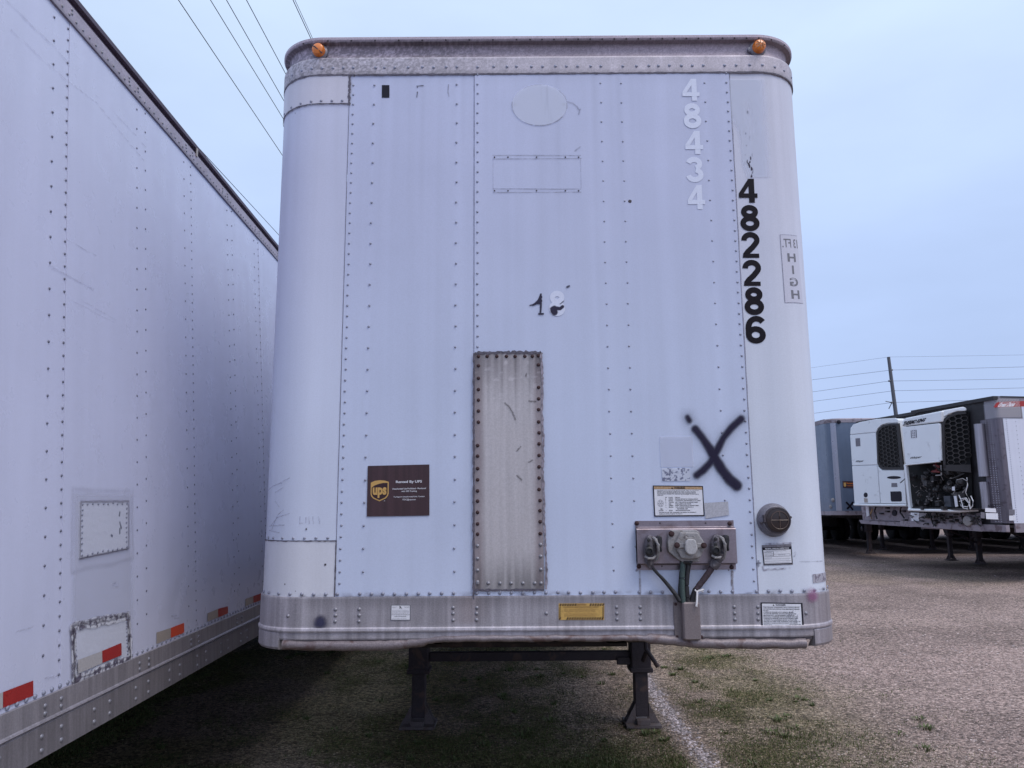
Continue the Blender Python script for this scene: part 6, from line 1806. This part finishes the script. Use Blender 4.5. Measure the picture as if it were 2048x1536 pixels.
# grab bar and tubes beside the corner
mb = MB(); mb.tube([SP(SW, 1958, 848, .06), SP(SW, 1964, 915, .06), SP(SW, 1968, 953, .06)], .105, 10); mb.build('vertical_duct', M['chrome'], R1, True, label='bright vertical pipe beside the corner')
mb = MB(); mb.tube([SP(SW, 1967, 964, .05), SP(SW, 1971, 995, .05), SP(SW, 1973, 1018, .05)], .09, 10); mb.build('vertical_duct', M['chrome'], R1, True)
sh = Sheet(SS, (1988, 804.5), (2075, 801), (1986.5, 815), .006, br=(2074, 812))
b_ = sh.quads('badge', [[(.0, 1), (.04, .25), (.09, 0), (1, 0), (1, .5), (.8, 1)]], M['logo'], R1, 1, 'red name badge on the side of the trailer')
sh.text('lettering', [('Great Dane', .11, .10, .48, .95, .05, .2)], M['white'], b_, 3)
sh = Sheet(SS, (1974, 1009), (2000, 1008), (1975, 1015), .006); sh.text('fleet_number', [('602773', 0, 0, 1, 1, .03)], M['black'], R1)
for nm, q, m_ in (('notice', [(1970, 1016), (1991, 1017), (1992, 1025), (1970, 1024)], 'white'), ('notice', [(1971, 1026), (1995, 1026.5), (1996, 1039), (1972, 1038)], 'white'), ('notice', [(1961, 1024), (1969, 1025), (1969, 1037), (1961, 1036)], 'bezel'),
                  ('grey_sticker', [(2017, 1019), (2029, 1019), (2029, 1029.5), (2017, 1029.5)], 'bezel'), ('grey_sticker', [(2018, 1031), (2030, 1031), (2031, 1041), (2018, 1041)], 'white')):
    poly_on(nm, SS, q, .008, .004, M[m_], R1)
pr_ = []
for px_ in (1990, 1996, 2001, 2026, 2033, 2052):
    for k in range(52 if px_ != 2052 else 26):
        s_, z_ = SS.pix(px_ + k * .0, 1030); pr_.append((s_, 1.29 + k * (.048 if px_ != 2052 else .096)))
rivets_joined('rivets', SS, pr_, .003, .010, M['rivet'], R1, label='rows of rivets on the side')
landing_leg(R1, 13.05, 17.1, 1.1); landing_leg(R1, 12.72, 18.95, 1.1)
mb = MB(); mb.tube([(12.72, 18.95, .75), (11.6, 18.6, 1.1)], .025, 6); mb.tube([(13.05, 17.1, .6), (12.0, 17.0, 1.1)], .025, 6); mb.build('leg_brace', M['leg'], R1)
sh = Sheet(SD, (1806.5, 843), (1851, 835.5), (1807.5, 853), .006, br=(1851, 844))
sh.text('lettering', [('THERMO KING', .0, .05, 1, .85, .045, .12)], M['black'], U1)
sh = Sheet(SD, (1820, 914), (1843, 911.5), (1820, 919.5), .006); sh.text('lettering', [('Whisper', 0, 0, 1, 1, .01, .25)], M['black'], U1)
sh = Sheet(SD, (1821, 859), (1834, 857.5), (1822, 878.5), .006)
sh.quads('emblem', [(.05, .10, .95, .9)], M['grey'], U1, 1); sh.quads('emblem_line', [(.2, .0, .3, 1), (.45, .0, .55, 1), (.7, 0, .8, 1), (.25, .25, .75, .32), (.25, .48, .75, .55), (.25, .7, .75, .77)], M['white'], U1, 2)

# ---- farther refrigerated trailer
R2 = thing('refrigerated_trailer', (10.4, 20.6, 0), 'white refrigerated trailer with closed doors, half hidden between the blue and the open one', 'trailer', 'refrigerated trailers')
SD2 = PlaneSurf((9.64, 21.6), EX, NV)
o_ = Vector((9.64, 21.6, 0)) - EX * .30 + EY * .46
F2_ = Frame((o_.x, o_.y, 0), EX)
body(R2, F2_, 1.14, 4.00, 13.6, PLAINSIDE)
U2 = poly_on('cooling_unit', SD2, [(1701, 868), (1702, 856), (1707, 850), (1720, 845), (1752, 839), (1790, 837), (1795, 840), (1813, 1008), (1710, 1007)], -.035, .40, M['reefer'], R2, 'white closed cooling unit', .02)
poly_on('hood', SD2, [(1700, 869), (1701, 856), (1706, 849), (1720, 844), (1752, 838), (1790, 836), (1795, 839), (1795, 845.5), (1775, 846), (1762, 850), (1755, 857), (1752, 864)], .0, .03, M['reefer'], U2, bev=.012)
poly_on('upper_door', SD2, [(1700, 870.3), (1751.3, 865.4), (1754.5, 929), (1704, 931)], .0, .03, M['reefer'], U2, bev=.008)
poly_on('lower_door', SD2, [(1704, 932.6), (1754, 931.2), (1760, 1006.5), (1709, 1006.5)], .0, .03, M['reefer'], U2, bev=.008)
poly_on('lower_door', SD2, [(1755.6, 931.2), (1759, 936.5), (1765, 941), (1807.5, 941), (1812, 1007), (1761.6, 1006.5)], .0, .03, M['reefer'], U2, bev=.008)
g2p = [(1752.6, 865), (1757, 857), (1766, 850), (1780, 847), (1797, 846.5), (1807, 939.5), (1766, 939.5), (1758, 934), (1754.8, 926)]
poly_on('grille', SD2, g2p, -.02, .02, M['hole'], U2, 'black honeycomb grille')
cx_ = sum(p[0] for p in g2p) / 9; cy_ = sum(p[1] for p in g2p) / 9
gi = [(cx_ + (x - cx_) * .82, cy_ + (y - cy_) * .90) for x, y in g2p]
for i in range(9): poly_on('grille_frame', SD2, [g2p[i], g2p[(i + 1) % 9], gi[(i + 1) % 9], gi[i]], .002, .02, M['grille'], U2)
honeycomb(SD2, [(cx_ + (x - cx_) * .86, cy_ + (y - cy_) * .92) for x, y in g2p], .145, .105, .14, -.004, U2)
def oval(sf, cx, cy, rx, ry, n=16): return [(cx + rx * math.cos(a), cy + ry * math.sin(a)) for a in np.linspace(0, 2 * math.pi, n, endpoint=False)]
poly_on('handle_recess', SD2, oval(SD2, 1788, 955, 14, 3), .004, .01, M['black'], U2)
poly_on('grey_label', SD2, [(1783, 966), (1794, 966), (1795, 974), (1783, 974)], .004, .006, M['bezel'], U2)
poly_on('control_window', SD2, [(1781, 983), (1801, 982.5), (1803, 985), (1804, 1001), (1801, 1003), (1784, 1003), (1782, 1001)], .006, .01, M['black'], U2)
poly_on('port', SD2, oval(SD2, 1731.5, 990, 4, 5), .004, .01, M['black'], U2)
poly_on('port_label', SD2, [(1728, 996), (1735, 997), (1736, 1005), (1729, 1005)], .004, .006, M['cream'], U2)
mb = MB(); mb.tube([SP(SD2, 1709, 1009), SP(SD2, 1740, 1010, .02), SP(SD2, 1780, 1010.5, .02), SP(SD2, 1814, 1010.5)], .035, 8); mb.build('lower_bumper', M['reefer'], U2, True)
sh = Sheet(SD2, (1711, 877), (1720, 876), (1712, 893), .005); sh.base('emblem', M['bezel'], U2, None, 1)
sh = Sheet(SD2, (1711, 921), (1727, 919.5), (1711.5, 926), .005); sh.text('lettering', [('Whisper', 0, 0, 1, 1, .01, .25)], M['black'], U2)
poly_on('nose_panel', SD2, [(1722, 1013), (1818, 1014), (1822, 1043), (1726, 1040)], -.36, .04, M['dirtyalu'], R2)
poly_on('front_rail', SD2, [(1718, 1040), (1825, 1046), (1825, 1054), (1722, 1047)], -.30, .14, M['dirtyalu'], R2)
poly_on('white_strip', SD2, [(1731, 1012), (1737, 1012), (1738, 1031), (1733, 1033)], -.30, .02, M['white'], R2)
poly_on('round_port', SD2, oval(SD2, 1788, 1026, 4.5, 6), -.33, .02, M['black'], R2)
for q in ([(1752, 1012), (1749, 1022), (1752, 1032), (1754, 1038)], [(1745, 1018), (1741, 1028), (1743, 1038)], [(1802, 1014), (1800, 1024), (1804, 1030), (1808, 1036)]):
    mb = MB(); mb.tube([SP(SD2, x, y, -.28) for x, y in q], .022, 6); mb.build('air_hose', M['rubber'] if q[0][0] != 1745 else M['tan'], R2, True)
for x, y in ((1776, 1016), (1776, 1023), (1764, 1027), (1812, 1040), (1808, 1022)):
    mb = MB(); c = SP(SD2, x, y, -.34); mb.box(c[0] - .06, c[0] + .06, c[1] - .05, c[1] + .05, c[2] - .02, c[2] + .02); mb.build('fitting', M['junk'], R2)
q = onG(1968, 1128); landing_leg(R2, q[0] - .1, q[1], 1.15, .12, .18); landing_leg(R2, 12.9, 22.9, 1.15)
mb = MB(); mb.tube([(q[0] - .1, q[1], .55), (q[0] - 1.4, q[1] - .1, 1.15)], .03, 6); mb.build('leg_brace', M['leg'], R2)

# ---- slate blue trailer
BT = thing('semi_trailer', (11.0, 23.2, 0), 'slate blue trailer with a rounded front corner, behind the refrigerated trailers', 'trailer', 'box trailers parked in the yard')
C_ = PathSurf(9.72, 12.32, 23.2, .34, 14.0)
skin('front_panel', C_, C_.a0 - C_.q, C_.a1 + C_.q, 1.44, 4.14, .0, .02, M['blue'], BT, .2, .3)
skin('corner_highlight', C_, C_.a0 - C_.q * .55, C_.a0 - C_.q * .25, 1.46, 4.12, .006, .008, M['highlight'], BT, .06, .4)  # pale metallic strip standing in for the highlight down the rounded corner
loft('top_rail', C_, C_.a0 - C_.q, C_.a1 + C_.q, [(4.13, .0), (4.13, .012), (4.23, .012), (4.26, -.02), (4.27, -.2)], M['dirtyalu'], BT)
loft('bottom_rail', C_, C_.a0 - C_.q, C_.a1 + C_.q, [(1.45, .0), (1.45, .012), (1.33, .014), (1.32, -.1)], M['dirtyalu'], BT)
for k, X in enumerate((9.72, 12.30)):
    y = 23.55
    while y < 37.2:
        mb = MB(); mb.box(X, X + .02, y, min(y + 1.2, 37.2), 1.44, 4.14); mb.build('side_panel', M['blue'], BT); y += 1.203
    mb = MB(); mb.box(X - .008, X + .028, 23.55, 37.2, 1.32, 1.439); mb.box(X - .008, X + .028, 23.55, 37.2, 4.141, 4.27); mb.build('side_rail', M['dirtyalu'], BT)
mb = MB(); mb.box(9.76, 12.28, 23.6, 37.2, 4.22, 4.24); mb.build('roof', M['rail'], BT)
mb = MB(); mb.box(9.76, 12.28, 23.45, 37.2, 1.34, 1.40); mb.build('floor', M['under'], BT)
mb = MB(); mb.box(9.7, 12.33, 37.201, 37.25, 1.3, 4.27); mb.build('rear_door', M['blue'], BT)
landing_leg(BT, 12.0, 26.1, 1.35, .12, .18); landing_leg(BT, 10.1, 26.1, 1.35, .12, .18)
bogie(BT, 11.02, 33.4)
sh = Sheet(C_, (1685, 962), (1707, 962.5), (1686, 976), .006); o = sh.base('rental_sticker', M['brown'], BT, 'brown sticker with orange print', 2)
sh.text('lettering', [('Rented', .35, .2, .95, .4, .02), ('Unauthorized', .35, .55, .95, .7, .01)], M['amber'], o, 1.5); sh.quads('shield', [[(.08, .25), (.28, .2), (.28, .7), (.18, .85), (.08, .7)]], M['gold'], o, 1.5)
for a, b in (((1692, 1004), (1706, 1020)), ((1706, 1004), (1694, 1018))):
    A0, B0 = C_.pix(*a), C_.pix(*b); v, f = stroke_quads([A0, ((A0[0] + B0[0]) / 2 + .01, (A0[1] + B0[1]) / 2), B0], .055)
    mesh_obj('spray_stroke', [tuple(C_.place(x, z, .006 if a[0] == 1692 else .009)) for x, z in v], f, M['blackdig'], BT)
s_, z_ = C_.pix(1677, 844); c = C_.place(s_, z_, .012); mb = MB(); mb.lathe(c, [(.06, 0), (.06, -.03), (.03, -.05)], 12, 'y'); mb.build('marker_lamp', M['black'], BT, True)
for x, y in ((1666, 1000), (1662, 1013)):
    s_, z_ = C_.pix(x, y); c = C_.place(s_, z_, .0); mb = MB(); mb.lathe(c, [(.06, 0), (.06, -.03), (.03, -.05)], 12, 'y'); mb.build('coupling', M['cast'], BT, True)

# ================================================================== power lines
PY_ = 60.0
def cable(P0_, P1_, r, name, label, group, m, sag=0.0, n=24):
    a, b = Vector(P0_), Vector(P1_)
    mb = MB(); mb.tube([a.lerp(b, k / n) - Vector((0, 0, sag * 4 * (k / n) * (1 - k / n))) for k in range(n + 1)], r, 5)
    o = mb.build(name, m, None, True); o['label'] = label; o['category'] = 'power line'; o['group'] = group
    return o
top = atY(1777, 714, PY_); low = atY(1792, 830, PY_)
kx = (low[0] - top[0]) / (top[2] - low[2])
UP = thing('utility_pole', (low[0] + kx * low[2], PY_, 0), 'slim leaning utility pole rising behind the white refrigerated trailers', 'utility pole')
mb = MB(); mb.tube([(low[0] + kx * low[2], PY_, -.3), low, top], [.20, .15, .12], 12); mb.build('pole', M['pole'], UP, True)
att = []
for (x, y, sd) in ((1783, 740, 1), (1779, 762, -1), (1787, 781.5, 1), (1784, 805, -1)):
    p = Vector(atY(x, y, PY_)); base = Vector((top[0] + kx * (top[2] - p.z), PY_, p.z))
    mb = MB(); mb.tube([base, p], .05, 6); mb.lathe(p, [(.09, -.06), (.12, 0), (.09, .06)], 10, 'z'); mb.build('insulator', M['insul'], UP, True)
    att.append(p)
for dx, dz_ in ((-.5, .1), (.35, -.25), (-.3, -.5)):
    p = att[3] + Vector((dx, 0, dz_)); mb = MB(); mb.tube([att[3], p], .035, 6); mb.build('bracket', M['insul'], UP, True)
att = [Vector(top)] + att
def toward(P0_, px, py, L):
    r_ = Vector(ray(px, py)); t_ = (P0_.z - EYE) / r_.z; q = Vector((0, 0, EYE)) + r_ * t_
    d_ = (q - P0_).normalized(); return P0_ + d_ * L
names = ['topmost thin wire', 'second wire from the top', 'middle wire', 'fourth wire from the top', 'lowest wire']
for i, (p, l_, r_) in enumerate(zip(att, ((1634, 733), (1628, 758), (1630, 782), (1631, 801), (1631, 825)), ((2048, 708), (2048, 732), (2048, 756), (2048, 774), (1925, 800)))):
    mm = M['wirefar']; rr = .014 if i else .009
    cable(p, toward(p, *l_, 75), rr, 'power_line', names[i] + ' left of the leaning utility pole', 'wires left of the utility pole', mm, .15)
    cable(p, toward(p, *r_, 32), rr, 'power_line', names[i] + ' right of the leaning utility pole', 'wires right of the utility pole', mm, .08)
H_ = 11.0
ov = [((357, 0), (565, 310.7), 'leftmost of the overhead wires in the open sky', .010), ((421, 0), (568, 239.6), 'second overhead wire from the left in the open sky', .009), ((453, 0), (568.7, 203), 'third overhead wire from the left in the open sky', .009),
      ((493, 0), (568.7, 142.5), 'fourth overhead wire, meeting the top left corner of the trailer', .009), ((586, 0), (623.4, 80.5), 'dark overhead wire ending at the roof cap near the left amber lamp', .009), ((590, 0), (627, 80.5), 'fainter overhead wire right beside the dark one above the roof cap', .006),
      ((309, 200), (556, 468), 'wire running just above the roof edge of the left trailer', .011)]
for (a, b, lb, r) in ov:
    ra, rb = Vector(ray(*a)), Vector(ray(*b)); A0 = ra * (H_ / ra.z); B0 = rb * (H_ / rb.z)
    for v in (A0, B0): v.z += EYE
    d_ = (B0 - A0).normalized()
    s0 = A0 - d_ * (26 if a[0] != 309 else 9); s1 = A0 + d_ * 140
    cable(s0, s1, r, 'power_line', lb, 'overhead wires above the left trailer', M['wire'], 0)

# ================================================================== rows of trailers standing behind
def plain_trailer(X0, Y0, L, name_label, grp):
    t_ = thing('box_trailer', (X0 + 1.3, Y0, 0), name_label, 'trailer', grp)
    def bx(nm, a, m): mb = MB(); mb.box(*a); mb.build(nm, m, t_)
    bx('front_wall', (X0 + .03, X0 + 2.57, Y0, Y0 + .03, 1.30, 4.05), PLAINSIDE)
    for x in (X0, X0 + 2.57): bx('side_wall', (x, x + .03, Y0 + .031, Y0 + L, 1.30, 4.05), PLAINSIDE)
    bx('rear_door', (X0 + .03, X0 + 2.57, Y0 + L - .03, Y0 + L, 1.30, 4.05), PLAINSIDE)
    bx('roof', (X0 - .01, X0 + 2.61, Y0 - .01, Y0 + L + .01, 4.052, 4.08), M['rail'])
    bx('floor', (X0 + .01, X0 + 2.59, Y0 + .01, Y0 + L - .01, 1.10, 1.298), M['under'])
    for s in (-1, 1): landing_leg(t_, X0 + 1.3 + s * .9, Y0 + 2.7, 1.10)
    bogie(t_, X0 + 1.3, Y0 + L - 3.4)
for k in range(6): plain_trailer(12.95 + 3.05 * k, 24.9 + (.4, .1, .6, .2, .5, .3)[k], 14.0, 'box trailer behind the refrigerated trailers, only its dark underside and legs showing', 'hidden row of trailers behind the refrigerated ones')
for k in range(7): plain_trailer(17.0 + 3.1 * k, 54 + (.3, .8, .1, .5, .2, .7, .4)[k], 14.0, 'box trailer far off in the back row, only its dark underside showing', 'far row of trailers')
NB = thing('box_trailer', (-6.3, 3.0, 0), 'unseen box trailer added beyond the long left trailer to darken the ground below it', 'trailer', 'box trailers parked in the yard')  # unseen trailer, added to block light and darken the ground under the trailers
def nbx(nm, a, m): mb = MB(); mb.box(*a); mb.build(nm, m, NB)
nbx('side_wall', (-5.03, -5.0, -2.0, 12.0, 1.1, 3.7), PLAINSIDE); nbx('side_wall', (-7.6, -7.57, -2.0, 12.0, 1.1, 3.7), PLAINSIDE)
nbx('front_wall', (-7.569, -5.031, -2.0, -1.97, 1.1, 3.7), PLAINSIDE); nbx('rear_door', (-7.569, -5.031, 11.97, 12.0, 1.1, 3.7), PLAINSIDE)
nbx('roof', (-7.61, -4.99, -2.01, 12.01, 3.702, 3.73), M['rail']); nbx('floor', (-7.56, -5.04, -1.96, 11.96, .95, 1.099), M['under'])
nbx('side_rail', (-5.032, -4.99, -2.0, 12.0, .93, 1.098), M['dirtyalu'])
for s in (-1, 1): landing_leg(NB, -6.3 + s * .9, .8, .95)
bogie(NB, -6.3, 8.6)
